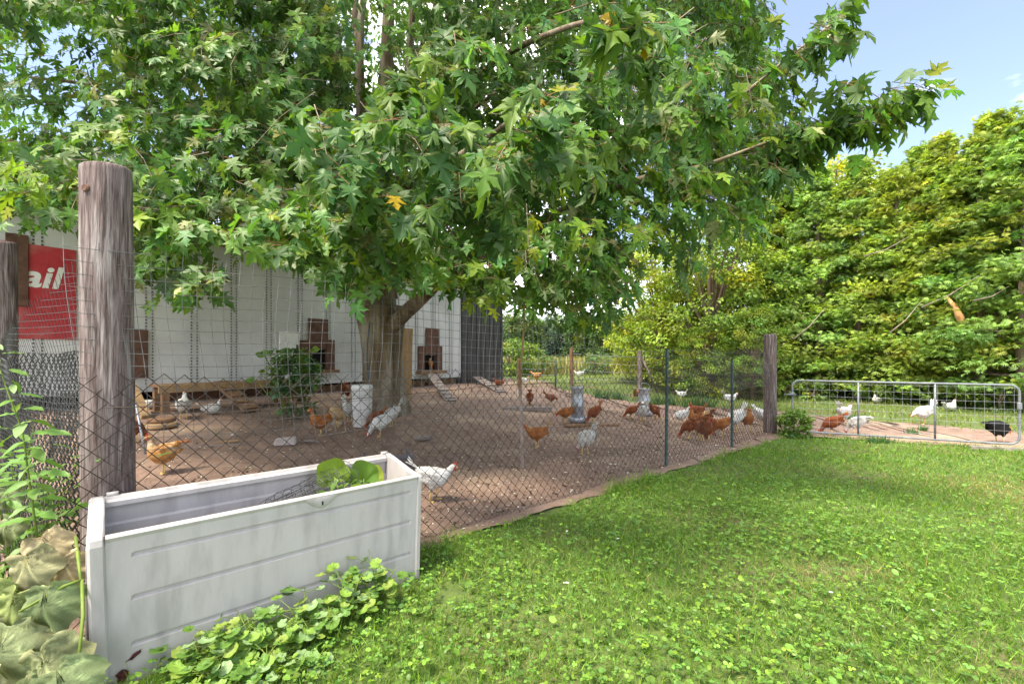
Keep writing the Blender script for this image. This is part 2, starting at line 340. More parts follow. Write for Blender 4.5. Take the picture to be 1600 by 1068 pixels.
# ------------------------------------------------------------------ chain-link fence with its posts
def wood_post(name, base, h, r, parent, lean=(0, 0), mat='wood_post', n=28, knot=None):
    m_ = MB(); vs = []; fs = []; base = Vector(base)
    zsx = [-.25, 0, .12*h, .3*h, .5*h, .7*h, .88*h, h-.03, h-.008, h]
    prof = [1.02, 1.03, 1.02, 1.0, 1.0, .985, .98, .97, .955, .88]
    off = [random.uniform(-.018, .018) for _ in range(n)]
    for i, z in enumerate(zsx):
        for k in range(n):
            a = 2*math.pi*k/n; rr = r*prof[i]*(1+off[k]+(.02*math.sin(a*2+1)))
            if k % 9 == 3: rr *= .955          # drying crack
            vs.append(base+Vector((rr*math.cos(a)+lean[0]*z, rr*math.sin(a)+lean[1]*z, z+(.006*math.sin(a+1) if i > 6 else 0))))
    for i in range(len(zsx)-1):
        for k in range(n): fs.append((i*n+k, i*n+(k+1) % n, (i+1)*n+(k+1) % n, (i+1)*n+k))
    m_.add(vs, fs, 0, True); t_ = (len(zsx)-1)*n
    m_.f.append([t_+k for k in range(n)]); m_.m.append(0); m_.sm.append(False)
    return m_.build(name, M[mat], parent)
SL, SR = -1.74, 6.5    # along-fence coordinate of the two wooden posts
PL = fpt(-1.72, 0, -.12); PR = fpt(SR+.02, 0, -.07)
cf = empty('chain_link_fence', fpt(2.3, float(gz(*fpt(2.3, 0)[:2]))), 'rusty dark chain-link fence on wooden and green steel posts round the chicken run', 'fence')
o_ = wood_post('wooden_post', (PL.x, PL.y, 0), 2.16, .100, cf, (-.008, 0)); o_['label'] = 'thick weathered round wooden post with a knot near its top'
kn = MB(); kc = Vector((PL.x-.030, PL.y-.098, 2.03)); kn.lathe([(.0, -.001), (.008, .002), (.012, .0005), (.015, .003), (.020, -.006)], 12)
kR = Vector((-.25, -1, 0)).to_track_quat('Z', 'Y').to_matrix(); kn.v = [tuple(kc+kR @ Vector(v_)) for v_ in kn.v]; kn.build('knot', M['wood_red'], o_)
wood_post('wooden_post', (PR.x, PR.y, 0), 1.66, .098, cf)
P2L = Vector((-4.0, 3.5, 0)); P2L.z = float(gz(P2L.x, P2L.y))-.05
wood_post('wooden_post', P2L, 1.25+(560-379)/700*3.5-P2L.z, .10, cf)
def t_post(s, ztop, lean):
    m_ = MB(); b = fpt(s, 0, .03); rot = Matrix.Rotation(math.atan2(FD[1], FD[0]), 3, 'Z')
    for (ox, oy, sx, sy) in ((0, 0, .030, .005), (0, .016, .005, .027)):
        q = b+rot @ Vector((ox, oy, 0)); vs = []
        for z in (-.1, ztop):
            for (i, j) in ((-1, -1), (1, -1), (1, 1), (-1, 1)): vs.append(q+rot @ Vector((i*sx/2, j*sy/2, 0))+Vector((lean*z*.754, lean*z*.656, z)))
        m_.add(vs, [(3, 2, 1, 0), (4, 5, 6, 7), (0, 1, 5, 4), (1, 2, 6, 5), (2, 3, 7, 6), (3, 0, 4, 7)])
    for z in np.arange(.1, ztop-.05, .055): m_.box(b+Vector((lean*z*.754, lean*z*.656, z))+rot @ Vector((0, -.006, 0)), .012, .01, .018, rot)
    return m_.build('steel_post', M['green_steel'], cf)
s1 = (gp(1033, 727)-Vector((F0[0], F0[1], 0))).to_2d().dot(Vector(FD)); s2_ = (gp(1142, 699)-Vector((F0[0], F0[1], 0))).to_2d().dot(Vector(FD))
t_post(s1, 1.36, .016); t_post(s2_, 1.25, 0)
def warp(s, z): return .025*math.sin(s*2.1+z*2)+.014*math.sin(s*5.3+1)*(z+.2)+.02*math.sin(z*5+s)
def chain(ptf, s0, s1, h, D=.0415, r=.0022, name='chain_link_mesh', mat='wire', parent=None):
    n = int((s1-s0)/D); nz = int(h/D); V = []; Fc = []; K = 4
    for i in range(n):
        sc = s0+D*(i+.5); top = nz-(0 if random.random() > .1 else 1)
        for j in range(top+1):
            sd = -1 if (i+j) % 2 else 1
            s = sc+sd*D*.53; z = j*h/nz
            sag = .02*math.sin(s*1.7)+.008*math.sin(s*7)
            p = ptf(s+.010*math.sin(z*6+s*3), z*(1+sag*.5)+sag*.5*z, warp(s, z)+.0045*sd)
            c = p
            for (a, b) in ((1, 0), (0, 1), (-1, 0), (0, -1)): V.append((c.x+(FD[0]*a*1.35+FN[0]*b)*r, c.y+(FD[1]*a*1.35+FN[1]*b)*r, c.z))
        b0 = len(V)-(top+1)*K
        for j in range(top):
            for k in range(K): Fc.append((b0+j*K+k, b0+j*K+(k+1) % K, b0+(j+1)*K+(k+1) % K, b0+(j+1)*K+k))
    me = npmesh(name, np.array(V), np.array(Fc)); return tag(link(name, me, parent, M[mat]), kind='stuff')
def fz(s): p = fpt(s, 0); return dz(p.x, p.y)-.01
chain(lambda s, z, o: fpt(s, z+fz(s), o+.02), SL-.12, SR-.03, 1.16, parent=cf)
# side run of the fence going back from the thick post
A2 = Vector((PL.x, PL.y, 0)); B2 = Vector((P2L.x, P2L.y, 0)); dS = (B2-A2); LS = dS.length; dS = dS/LS; nS = Vector((-dS.y, dS.x, 0))
def side_pt(s, z, o):
    b = .10*math.sin(math.pi*min(1, max(0, s/LS)))
    p = A2+dS*s+nS*(o+b); return Vector((p.x, p.y, z+dz(p.x, p.y)-.01))
chain(side_pt, .0, LS, 1.25, D=.036, r=.0026, parent=cf, mat='net_black')
MB().tube([fpt(s, 1.02+.02*math.sin(s*2), .03+warp(s, 1.0)) for s in np.arange(SL, SR, .2)], .0022, 4).build('tension_wire', M['wire'], cf)
# wire netting above it, torn free along the top
ne = empty('wire_netting', fpt(1.5, float(gz(*fpt(1.5, 0)[:2]))), 'thin square-mesh wire netting tied above the chain-link with a ragged loose top', 'netting')
def ntop(s):
    return float(np.interp(s, [-1.9, -.8, 0, 1.0, 2.3, 3.9, 6.5], [1.80, 1.72, 1.66, 1.56, 1.40, 1.36, 1.37]))
def nwarp(s, z): return -.03+.05*math.sin(s*1.7+z*1.5)*z*.6+.02*math.sin(s*4.3+z*7)
def nett(ptf, s0, s1, topf, zb, D=.060, r=.0017, mat='net', parent=None, flop=True):
    m_ = MB(); zs = list(np.arange(zb, 2.1, D))
    s = s0
    while s < s1:
        top = topf(s)+(random.uniform(-.01, .035) if flop else 0); pts = []
        sw = random.uniform(-.004, .004)
        for z in zs:
            if z > top: break
            k = max(0, z-1.25); pts.append(ptf(s+sw+.018*math.sin(z*5+s*2)+.05*k*math.sin(s*1.3), z, nwarp(s, z)+.06*k*math.sin(s*3)))
        k = max(0, top-1.25); pts.append(ptf(s+sw+.018*math.sin(top*5+s*2)+.05*k*math.sin(s*1.3), top, nwarp(s, top)+.06*k*math.sin(s*3)+.004))
        if len(pts) > 1: m_.tube(pts, r, 3, cap=False)
        s += D
    for z in zs:
        run = []
        for s in np.arange(s0, s1, D):
            k = max(0, z-1.25)
            if z <= topf(s)-.012: run.append(ptf(s+.018*math.sin(z*5+s*2)+.05*k*math.sin(s*1.3), z+.012*math.sin(s*3.1+z*2), nwarp(s, z)+.06*k*math.sin(s*3)))
            else:
                if len(run) > 1: m_.tube(run, r, 3, cap=False)
                run = []
        if len(run) > 1: m_.tube(run, r, 3, cap=False)
    return tag(m_.build('netting_mesh', M[mat], parent), kind='stuff')
nett(lambda s, z, o: fpt(s, z, o), SL-.10, SR-.05, ntop, .80, parent=ne)
nb = empty('plastic_netting', side_pt(LS*.4, 0, 0), 'bunched dark netting bulging over the side fence beside the thick wooden post', 'netting')
def side2(s, z, o):
    k = min(1, max(0, s/LS)); p = A2+dS*s+nS*(o*.6+.12*math.sin(math.pi*k)+.25*max(0, z-1.2)*math.sin(math.pi*k*.8)); return Vector((p.x, p.y, z))
nett(side2, .08, LS*.98, lambda s: float(np.interp(s/LS, [0, .25, .5, .8, 1], [1.82, 1.55, 1.42, 1.36, 1.3])), .75, D=.034, r=.0013, mat='net_black', parent=nb)
# ------------------------------------------------------------------ farm gate
gt = empty('farm_gate', (G0[0]+GD[0]*1.35, G0[1]+GD[1]*1.35, float(gz(G0[0]+1.2, G0[1]-.6))), 'low galvanised tube farm gate with wire mesh beside the wooden post', 'gate')
def gpt(s, z, o=0): return Vector((G0[0]+GD[0]*s+GN[0]*o, G0[1]+GD[1]*s+GN[1]*o, z))
gl = (gp(1594, 703)-Vector((G0[0], G0[1], 0))).to_2d().dot(Vector(GD)); ga = .10
zt, zb2, rc = .895, .07, .10
path = []
for (cx, cz, a0) in ((ga+rc, zt-rc, 180), (gl-rc, zt-.01-rc, 90), (gl-rc, zb2+rc, 0), (ga+rc, zb2+rc, -90)):
    for k in range(7): a = R(a0-15*k); path.append(gpt(cx+rc*math.cos(a), cz+rc*math.sin(a)))
path.append(path[0]); MB().tube(path, .015, 10, cap=False).build('frame_tube', M['galv_pale'], gt)
for px_ in (1341, 1461):
    k = (px_-HX)/FPX; s = (k*G0[1]-G0[0])/(GD[0]-k*GD[1]); MB().tube([gpt(s, zb2), gpt(s, zt-.005)], .014, 8).build('upright', M['galv_pale'], gt)
gm = MB()
for s in np.arange(ga+.1, gl-.02, .1): gm.tube([gpt(s, zb2, .02), gpt(s, zt-.02, .02)], .0016, 3, cap=False)
for z in np.arange(zb2+.08, zt-.04, .1): gm.tube([gpt(ga, z, .02), gpt(gl, z, .02)], .0016, 3, cap=False)
tag(gm.build('wire_mesh', M['galv'], gt), kind='stuff')
hg = MB(); hg.tube([gpt(-.02, .66, .03), gpt(ga+.05, .67, .03)], .013, 8); hg.tube([gpt(ga, .63), gpt(ga, .71)], .03, 10); hg.build('hinge', M['galv_pale'], gt)
hg = MB(); hg.box(gpt(gl-.01, .60, .03), .05, .03, .09, bev=.006); hg.build('latch', M['galv_pale'], gt)
# ------------------------------------------------------------------ plastic storage box planter
BL, BR = Vector((-1.552, 1.632, 0)), Vector((-.518, 2.567, 0))
bx_ = (BR-BL); LB = bx_.length; bx_ /= LB; by_ = Vector((-bx_.y, bx_.x, 0)); DPB = .40; HF, HB = .585, .645
pb = empty('storage_box_planter', (BL+BR)/2+by_*DPB/2, 'long pale grey plastic storage box without lid used as planter by the fence', 'planter')
def bpt(a, d, z): return BL+bx_*a+by_*d+Vector((0, 0, z))
def front_panel(y0, H, name, flip=1, grooves=True):
    cols = [.052, .125, .135, LB-.135+.06, LB-.125+.06, LB-.028]; rows = [(0.0, 0)]
    for g in ((.155, .335, .50) if grooves else (.2, .4)):
        g *= H/HF; rows += [(g-.013, 0), (g-.007, 1), (g+.004, 1), (g+.009, 0)]
    rows += [(H-.022, 0), (H-.006, -.6), (H, -.2)]
    vs = []; fs = []; nc = len(cols)
    for z, gd in rows:
        for ci, a in enumerate(cols):
            dep = .011*gd if (gd < 0 or 2 <= ci <= 3) else 0
            tap = .012*(1-z/H)
            vs.append(bpt(a, y0+flip*(dep+tap), z))
    nr = len(rows)
    for i in range(nr-1):
        for j in range(nc-1): fs.append((i*nc+j, i*nc+j+1, (i+1)*nc+j+1, (i+1)*nc+j)[::flip])
    b = len(vs)
    for z in (H, H-.02, .0):
        for a in cols: vs.append(bpt(a, y0+flip*(.030 if z > H-.01 else .024), z))
    for (r0, r1) in (((nr-1)*nc, b), (b, b+nc), (b+nc, b+2*nc)):
        for j in range(nc-1): fs.append((r0+j, r0+j+1, r1+j+1, r1+j)[::flip])
    return MB().add(vs, fs).build(name, M['plastic'], pb)
fp_ = front_panel(0, HF, 'front_panel')
# back wall with ledge and ribs on its inner face
bw = MB(); prof = [(DPB-.02, .02), (DPB-.02, .30), (DPB-.012, .305), (DPB-.012, .325), (DPB-.02, .33), (DPB-.02, .52), (DPB-.010, .53), (DPB-.010, .60), (DPB-.03, .605), (DPB-.03, .625), (DPB-.018, HB-.012), (DPB-.012, HB), (DPB+.012, HB), (DPB+.016, HB-.02), (DPB+.014, .0)]
vs = [bpt(a, d, z) for (d, z) in prof for a in (.04, LB-.03)]
bw.add(vs, [(2*i, 2*i+1, 2*i+3, 2*i+2)[::-1] for i in range(len(prof)-1)]).build('back_panel', M['plastic'], pb)
def end_panel(a0, a1, name):
    # curved top edge rising towards the back, rounded front corner column
    prof = [(-.004, .0), (-.006, HF-.03), (.0, HF-.006), (.012, HF+.002), (.05, HF+.004), (.12, HF+.014), (.22, HF+.034), (.32, HF+.054), (DPB-.02, HB+.004), (DPB+.01, HB+.004), (DPB+.02, HB-.01), (DPB+.02, 0)]
    n = len(prof); m_ = MB(); vs = []
    for a, ins in ((a0, .010), (a0+(a1-a0)*.18, 0), (a1-(a1-a0)*.12, 0), (a1, .006)):
        for d, z in prof: vs.append(bpt(a+(.012*(1-z/HF) if a0 < .1 else -.014*(1-z/HF)), d+(ins if d < .2 else -ins), z-ins*.8 if z > .1 else z))
    fs = [tuple(range(n)), tuple(range(3*n, 4*n))[::-1]]
    for r in range(3):
        for i in range(n): j = (i+1) % n; fs.append((r*n+i, (r+1)*n+i, (r+1)*n+j, r*n+j))
    return m_.add(vs, fs).build(name, M['plastic'], pb)
e1 = end_panel(.0, .050, 'end_panel'); e2 = end_panel(LB-.027, LB, 'end_panel')
MB().box(bpt(.03, .21, .32)-bx_*.030, .006, .28, .42, Matrix(((bx_.x, by_.x, 0), (bx_.y, by_.y, 0), (0, 0, 1))), bev=.003).build('end_relief', M['plastic'], e1)
BROT = Matrix(((bx_.x, by_.x, 0), (bx_.y, by_.y, 0), (0, 0, 1)))
MB().box(bpt(LB/2, DPB/2, .10), LB-.06, DPB-.06, .14, BROT).build('soil_fill', M['soil'], pb)
for a in (.055, LB-.05): MB().tube([bpt(a, DPB+.004, HB+.006), bpt(a+.04, DPB+.004, HB+.006)], .011, 10).build('hinge_pin', M['plastic'], pb)
# latch scoop on the front panel and its key slot
ls = MB(); vs = []; N_ = 17
for i in range(N_):
    t = i/(N_-1); a = LB*.60+.19*(t-.5); dip = .058*math.sin(math.pi*t)**1.4
    vs += [bpt(a, -.0085, HF-.008), bpt(a, -.004-.010*math.sin(math.pi*t), HF-.010-dip*.55), bpt(a, .004, HF-.012-dip)]
ls.add(vs, [f_ for i in range(N_-1) for f_ in ((3*i+1, 3*i+4, 3*i+3, 3*i), (3*i+2, 3*i+5, 3*i+4, 3*i+1))], 0, True).build('latch_scoop', M['plastic'], fp_)
MB().box(bpt(LB*.60, -.014, HF-.038), .007, .004, .018, BROT, bev=.001).build('key_slot', M['black'], fp_)
# cracks broken into the front panel low on its left
def blob(a, z, w, h, n, name, seed, tilt=0.0):
    random.seed(seed); vs = []
    for i in range(n):
        t = 2*math.pi*i/n; r = random.uniform(.55, 1.15); q = (math.cos(t)*w*r, math.sin(t)*h*r)
        vs.append((a+q[0], z+q[1]+tilt*q[0]))
    c = bpt(a, .0045, z); P = [bpt(x_, .0042 if i % 2 else .0052, z_) for i, (x_, z_) in enumerate(vs)]
    MB().add([c+by_*-.002]+P, [(0, 1+i, 1+(i+1) % n) for i in range(n)]).build(name, M['hole'], fp_)
k_ = lambda px, py: (gp(px, 1068), px)
blob(.135, .108, .028, .010, 14, 'crack', 3, .55); blob(.10, .042, .022, .026, 12, 'crack', 5)
random.seed(21)
# ------------------------------------------------------------------ silver maple
def maple_leaf(full=True, curl=.28, fold=.10, wave=0.0):
    h = [(.0, .0), (.10, -.02), (.24, -.03), (.44, .05), (.33, .10), (.31, .19), (.19, .25), (.34, .34), (.41, .45), (.60, .62), (.43, .59), (.33, .62), (.13, .49), (.14, .63), (.27, .76), (.17, .80), (.10, .92), (0, 1.12)] if full else \
        [(.0, .0), (.43, .05), (.19, .25), (.59, .61), (.14, .49), (.25, .77), (0, 1.12)]
    o = h+[(-x, y) for x, y in h[-2:0:-1]]
    v = [(0, .36, 0)]+[(x, y, fold*abs(x)-curl*(x*x+(y-.36)**2)+wave*math.sin(7*x+9*y)) for x, y in o]; n = len(o)
    return np.array(v), np.array([(0, 1+i, 1+(i+1) % n) for i in range(n)])
CV = ((.28, .10, .0), (.75, .35, .03), (.12, .45, -.05), (.5, -.2, .06))
LFs, LQs = [maple_leaf(True, *c) for c in CV], [maple_leaf(False, *c) for c in CV]; LF = LFs[0]
PRISM = (np.array([(math.cos(a), y, math.sin(a)) for y in (0, 1) for a in (0, 2.094, 4.189)]), np.array([(0, 1, 4), (0, 4, 3), (1, 2, 5), (1, 5, 4), (2, 0, 3), (2, 3, 5)]))
TB = dp(592, 648); TB = Vector((TB.x, TB.y+.25, TB.z-.02)); AX = np.array((TB.x, TB.y))
mt = empty('maple_tree', TB, 'large spreading silver maple with drooping lobed leaves inside the chicken run', 'tree')
def ybot(px):
    return np.interp(px, [-400, 0, 110, 200, 260, 345, 400, 470, 520, 600, 640, 700, 770, 830, 880, 960, 1000, 1060, 1100, 1150, 1200, 1235],
                     [310, 315, 315, 380, 425, 385, 370, 405, 430, 435, 440, 430, 445, 470, 512, 480, 405, 385, 395, 350, 300, 230])
def ytop_right(px): return np.interp(px, [1150, 1180, 1200, 1240], [-400, 40, 120, 240])
Pl, Dl, Ll, nl, kl = [], [], [], [], []      # spray base, direction, length, leaves, tone class
def spray(px, py, Z, L=None, n=None, d=None, k=0):
    p = pix(px, py, Z); o = Vector((p.x-AX[0], p.y-AX[1], 0)); o = o.normalized() if o.length > .3 else Vector((random.uniform(-1, 1), -1, 0))
    if d is None: d = o*random.uniform(.3, 1)+Vector((random.gauss(0, .5), random.gauss(0, .5), random.uniform(-.75, .1)))
    d = Vector(d).normalized(); L = L or random.uniform(.32, .62)
    p = p-d*L*.5
    Pl.append(p); Dl.append(d); Ll.append(L); nl.append(n or int(random.uniform(9, 15))); kl.append(k)
# near boughs, hanging towards the lawn: (px, py, depth, sprays, spread px)
near = [(815, 175, 1.85, 4, 40), (805, 245, 1.9, 4, 30), (860, 215, 2.1, 3, 30), (690, 105, 2.2, 4, 40), (640, 140, 2.3, 3, 40), (520, 190, 2.4, 3, 25), (555, 245, 2.4, 5, 45),
        (495, 235, 2.6, 4, 30), (640, 220, 2.3, 5, 50), (715, 205, 2.2, 4, 35), (700, 300, 2.4, 5, 45), (760, 320, 2.4, 4, 30), (640, 330, 2.6, 5, 40), (580, 300, 2.7, 4, 40), (560, 365, 2.9, 4, 35), (480, 330, 2.8, 5, 40),
        (430, 310, 2.7, 4, 35), (405, 345, 2.8, 3, 25), (545, 415, 2.9, 3, 20), (605, 415, 2.9, 3, 22), (640, 390, 3.1, 3, 30), (970, 25, 2.0, 5, 40), (985, 80, 2.2, 3, 30), (930, 130, 2.6, 4, 40), (1000, 200, 2.8, 4, 45),
        (960, 240, 2.8, 4, 40), (240, 265, 3.2, 5, 50), (290, 300, 3.2, 5, 50), (330, 330, 3.3, 4, 40), (250, 350, 3.3, 5, 35), (240, 400, 3.4, 4, 20), (310, 435, 3.2, 5, 20), (100, 285, 3.0, 5, 50), (50, 295, 3.1, 4, 40),
        (140, 225, 3.4, 3, 40), (760, 400, 3.6, 5, 60), (880, 340, 3.2, 5, 60), (830, 420, 3.8, 5, 60), (950, 400, 4.2, 5, 60), (900, 470, 4.6, 5, 45), (1060, 330, 3.6, 6, 60), (1110, 290, 3.5, 5, 50), (1000, 330, 3.5, 5, 50), (1150, 320, 3.7, 3, 30), (690, 415, 4.2, 3, 30), (745, 425, 4.3, 4, 35), (1000, 130, 2.9, 5, 60), (1080, 90, 3.2, 5, 60), (1120, 170, 3.2, 5, 50)]
for (a, b, Z, n, sp) in near:
    for _ in range(n): spray(a+random.gauss(0, sp*.6), b+random.gauss(0, sp*.6), Z*random.uniform(.92, 1.12), k=1 if random.random() < .4 else 0, L=random.uniform(.20, .38), n=int(random.uniform(8, 13)))
# long boughs reaching out over the lawn against the sky
for pts, Z0, Z1, n in ((((1170, 140), (1215, 95), (1260, 70), (1300, 40), (1312, 22)), 3.3, 3.0, 24), (((1200, 215), (1250, 195), (1300, 185), (1350, 180), (1400, 150), (1438, 130)), 3.3, 2.9, 42),
                       (((1310, 150), (1335, 120)), 3.0, 2.9, 3), (((1240, 165), (1245, 140)), 3.2, 3.2, 2), (((1185, 240), (1260, 225)), 3.4, 3.2, 18)):
    q = np.array(pts, float)
    for i in range(n):
        t = (i+random.random())/n*(len(q)-1); j = min(int(t), len(q)-2); f = t-j; c = q[j]*(1-f)+q[j+1]*f
        spray(c[0]+random.gauss(0, 6), c[1]+random.gauss(4, 7), Z0+(Z1-Z0)*t/(len(q)-1)+random.gauss(0, .12), L=random.uniform(.12, .24), n=random.randint(4, 8), d=(random.uniform(.1, 1), random.uniform(-.8, .3), random.uniform(-.9, .15)))
# body of the crown
def body(N, za, zb, pa, pb, ya, k, extra=0):
    c = 0
    while c < N:
        px, py, Z = random.uniform(pa, pb), random.uniform(ya, 520), random.uniform(za, zb)
        if py > ybot(px)-extra+random.gauss(0, 9): continue
        if px > 1150 and py < ytop_right(px)+random.gauss(0, 14): continue
        p = pix(px, py, Z); rr = math.hypot(p.x-AX[0], p.y-AX[1])
        if rr > 7.6 or p.z > 13.5: continue
        if px > 960 and py > 300 and random.random() < .62: continue
        if px < 170 and 20 < py < 215 and random.random() < .74: continue
        if 530 < px < 650 and -60 < py < 190 and Z < 8.2 and random.random() < .86: continue
        if Z > 6 and p.z < 2.6+.2*random.random() and rr < 1.2: continue
        if Z > 5.2 and 520 < px < 720 and py > 425: continue
        spray(px, py, Z, k=k); c += 1
body(1350, 3.6, 5.6, -160, 1235, -160, 0)
body(2200, 5.6, 8.2, -160, 1235, -200, 2)
body(1500, 8.2, 12.5, -120, 1150, -220, 2, 30)
for _ in range(150): spray(random.uniform(480, 720), random.uniform(-90, 210), random.uniform(9.3, 12.8), k=2)
# upper crown beyond the top of the picture, thinned so more light comes through
c = 0
while c < 130:
    h = random.uniform(4.5, 13); a = random.uniform(0, 6.283); rm = 7.0*math.sqrt(max(0, 1-((h-4.5)/9.2)**2)); r = rm*math.sqrt(random.uniform(.15, 1))
    x, y = AX[0]+r*math.cos(a), AX[1]+r*math.sin(a)
    if y > 1.0 and (HY-(h-CH)/y*FPX) > -200: continue
    if y < 1.2: continue
    spray((x/y)*FPX+HX, HY-(h-CH)/y*FPX, y, L=random.uniform(.5, .8), n=16, k=3); c += 1
Pl = np.array([tuple(p) for p in Pl]); Dl = np.array([tuple(p) for p in Dl]); Ll = np.array(Ll); nl = np.array(nl); kl = np.array(kl)
SI = np.repeat(np.arange(len(nl)), nl); J = np.concatenate([np.arange(n) for n in nl]); N = len(SI)
s_ = np.minimum(1, (J//2+.6)/(nl[SI]/2)); side = np.where(J % 2, 1, -1)
D = Dl[SI]; droop = np.zeros((N, 3)); droop[:, 2] = -.22*s_**2*Ll[SI]
at = Pl[SI]+D*(Ll[SI]*s_)[:, None]+droop
lat = unit(np.cross(D, np.array((0, 0, 1.0))[None])+1e-6)
pet = unit(D*.45+lat*side[:, None]*.9+rng.normal(0, .35, (N, 3))+np.array((0, 0, .05)))
pl_ = rng.uniform(.045, .095, N)
base = at+pet*pl_[:, None]
outw = base.copy(); outw[:, :2] -= AX; outw[:, 2] = 0; outw = unit(outw)
tipd = unit(pet*.55+D*.25+outw*.15+np.array((0, 0, -1))*rng.uniform(.35, 1.5, (N, 1))+rng.normal(0, .28, (N, 3)))
nrm = unit(np.array((0, 0, .60))[None]+outw*.70+rng.normal(0, .42, (N, 3)))
size = np.clip(rng.normal(.116, .024, N), .055, .158)*np.where(kl[SI] == 3, 1.5, 1.0)
tone = rng.normal(0, .20, len(nl))[SI]
colA = vary((.080, .176, .038), N, .24, .14)*np.exp(tone)[:, None]
colB = vary((.16, .26, .035), N, .2, .18)
youngs = (rng.random(len(nl)) < .10)[SI] | ((kl[SI] == 1) & (rng.random(N) < .25)); colA[youngs] = colB[youngs]
pale = (kl[SI] <= 1) & (rng.random(N) < .05); colA[pale] = vary((.22, .25, .12), int(pale.sum()), .2, .1)
gold = (kl[SI] == 1) & (rng.random(N) < .015); colA[gold] = vary((.40, .27, .02), int(gold.sum()), .2, .1)
Mx = frames(tipd, nrm, size)
depth = base[:, 1]; u_ = base[:, 0]/depth*FPX+HX; v_ = HY-(base[:, 2]-CH)/depth*FPX
inview = (u_ > 10) & (u_ < 1590) & (v_ > 10) & (v_ < 1060)
score = np.where(inview, size/np.linalg.norm(base-np.array((0, 0, CH)), axis=1), 0)
hero = np.argsort(-score)[:300]; hm = np.zeros(N, bool); hm[hero] = True
nearm = (depth < 5.0) & ~hm & (kl[SI] != 3)
rest = ~nearm & ~hm; vk = rng.integers(0, 4, N)
for q in range(4):
    for sel, T_ in ((nearm & (vk == q), LFs[q]), (rest & (vk == q), LQs[q])): tag(inst('foliage', T_, Mx[sel], base[sel], colA[sel], M['leaf'], mt), kind='stuff')
# the 300 leaves that show largest, each its own object, with a few shared shapes and tones
var = []
for q in range(20):
    tv = LFs[q % 4][0].copy(); tv[1:, 2] += rng.normal(0, .025, len(tv)-1); tv[:, 2] *= rng.uniform(.7, 1.4); tv[:, 0] *= rng.uniform(.85, 1.1)
    cc = [(.062, .15, .036), (.075, .17, .035), (.05, .13, .04), (.115, .205, .03), (.09, .18, .03), (.07, .15, .045), (.22, .24, .12), (.085, .17, .03), (.36, .25, .02), (.13, .21, .04)][q % 10]
    me = npmesh('leaf', tv, LF[1], np.repeat(vary(cc, 1, .12, .06), len(tv), 0)); me.materials.append(M['leaf']); var.append(me)
lum = colA[:, 0]/colA[:, 1]
for i in hero:
    r_ = lum[i]; pool = [6, 16] if (r_ > .9 and colA[i, 2] > .08) else ([8, 18] if r_ > 1.1 else ([3, 13, 4, 9] if r_ > .52 else [0, 1, 2, 5, 7, 10, 11, 12, 15, 17]))
    o = bpy.data.objects.new('leaf', var[random.choice(pool)]); C.objects.link(o)
    m4 = Matrix([list(Mx[i][r])+[base[i][r]] for r in range(3)]+[[0, 0, 0, 1]]); o.matrix_basis = m4; setp(o, mt)
# petioles on the near leaves, twigs on every spray
pm = (depth < 4.2)
xr = np.stack([np.full(pm.sum(), .0011), pl_[pm], np.full(pm.sum(), .0011)], -1)
tag(inst('leaf_stalks', PRISM, frames(pet[pm], nrm[pm], xr), at[pm], np.ones((pm.sum(), 3)), M['petiole'], mt), kind='stuff')
nS_ = len(nl); up = np.tile((.1, .2, 1.0), (nS_, 1))
b0 = Pl-Dl*.10*Ll[:, None]+np.array((0, 0, -.02)); mid = Pl+Dl*(.5*Ll)[:, None]+np.stack([0*Ll, 0*Ll, -.055*Ll], -1); end = Pl+Dl*Ll[:, None]+np.stack([0*Ll, 0*Ll, -.22*Ll], -1)
A_ = np.concatenate([b0, mid]); B_ = np.concatenate([mid, end]); dd = B_-A_; ln = np.linalg.norm(dd, axis=1)
rr_ = np.concatenate([np.full(nS_, .0032), np.full(nS_, .0022)])
tag(inst('twigs', PRISM, frames(dd, np.concatenate([up, up]), np.stack([rr_, ln, rr_], -1)), A_, np.ones((2*nS_, 3)), M['twig'], mt), kind='stuff')
# trunk: fluted base, fork, several rising stems
def bez(a, b, c, d, n):
    a, b, c, d = map(Vector, (a, b, c, d)); return [a*(1-t)**3+b*3*t*(1-t)**2+c*3*t*t*(1-t)+d*t**3 for t in np.linspace(0, 1, n)]
zt_ = Vector(TB)
def fluted(pts, rads, n, lobes, amp):
    m_ = MB(); vs = []; fs = []
    for i, (p, r) in enumerate(zip(pts, rads)):
        for k in range(n):
            a = 2*math.pi*k/n; rr = r*(1+amp*math.sin(lobes*a+.8*i*.15)*max(.25, 1-i/len(pts))+random.uniform(-.025, .025)); vs.append(Vector(p)+Vector((math.cos(a)*rr, math.sin(a)*rr, 0)))
    for i in range(len(pts)-1):
        for k in range(n): fs.append((i*n+k, i*n+(k+1) % n, (i+1)*n+(k+1) % n, (i+1)*n+k))
    m_.add(vs, fs, 0, True); return m_
tz0 = TB.z
tk = fluted([TB+Vector(q) for q in ((0, 0, -.1), (0, 0, .05), (0, 0, .3), (.0, 0, .7), (-.02, 0, 1.1), (-.03, 0, 1.5), (-.04, 0, 1.8), (-.05, 0, 2.05))], [.60, .52, .42, .37, .37, .40, .45, .42], 30, 5, .10)
for (e, c1, r0, r1) in (((-.55, -.3, 3.6), (-.30, -.1, 2.6), .30, .20), ((-.05, .2, 4.0), (-.05, .1, 2.8), .30, .2)):
    tk.tube(bez(TB+Vector((0, 0, 1.5)), TB+Vector((c1[0]*.4, 0, 2.0)), TB+Vector(c1), TB+Vector(e), 9), [r0+(r1-r0)*i/8 for i in range(9)], 14, lump=.05)
tk.build('trunk', M['bark'], mt)
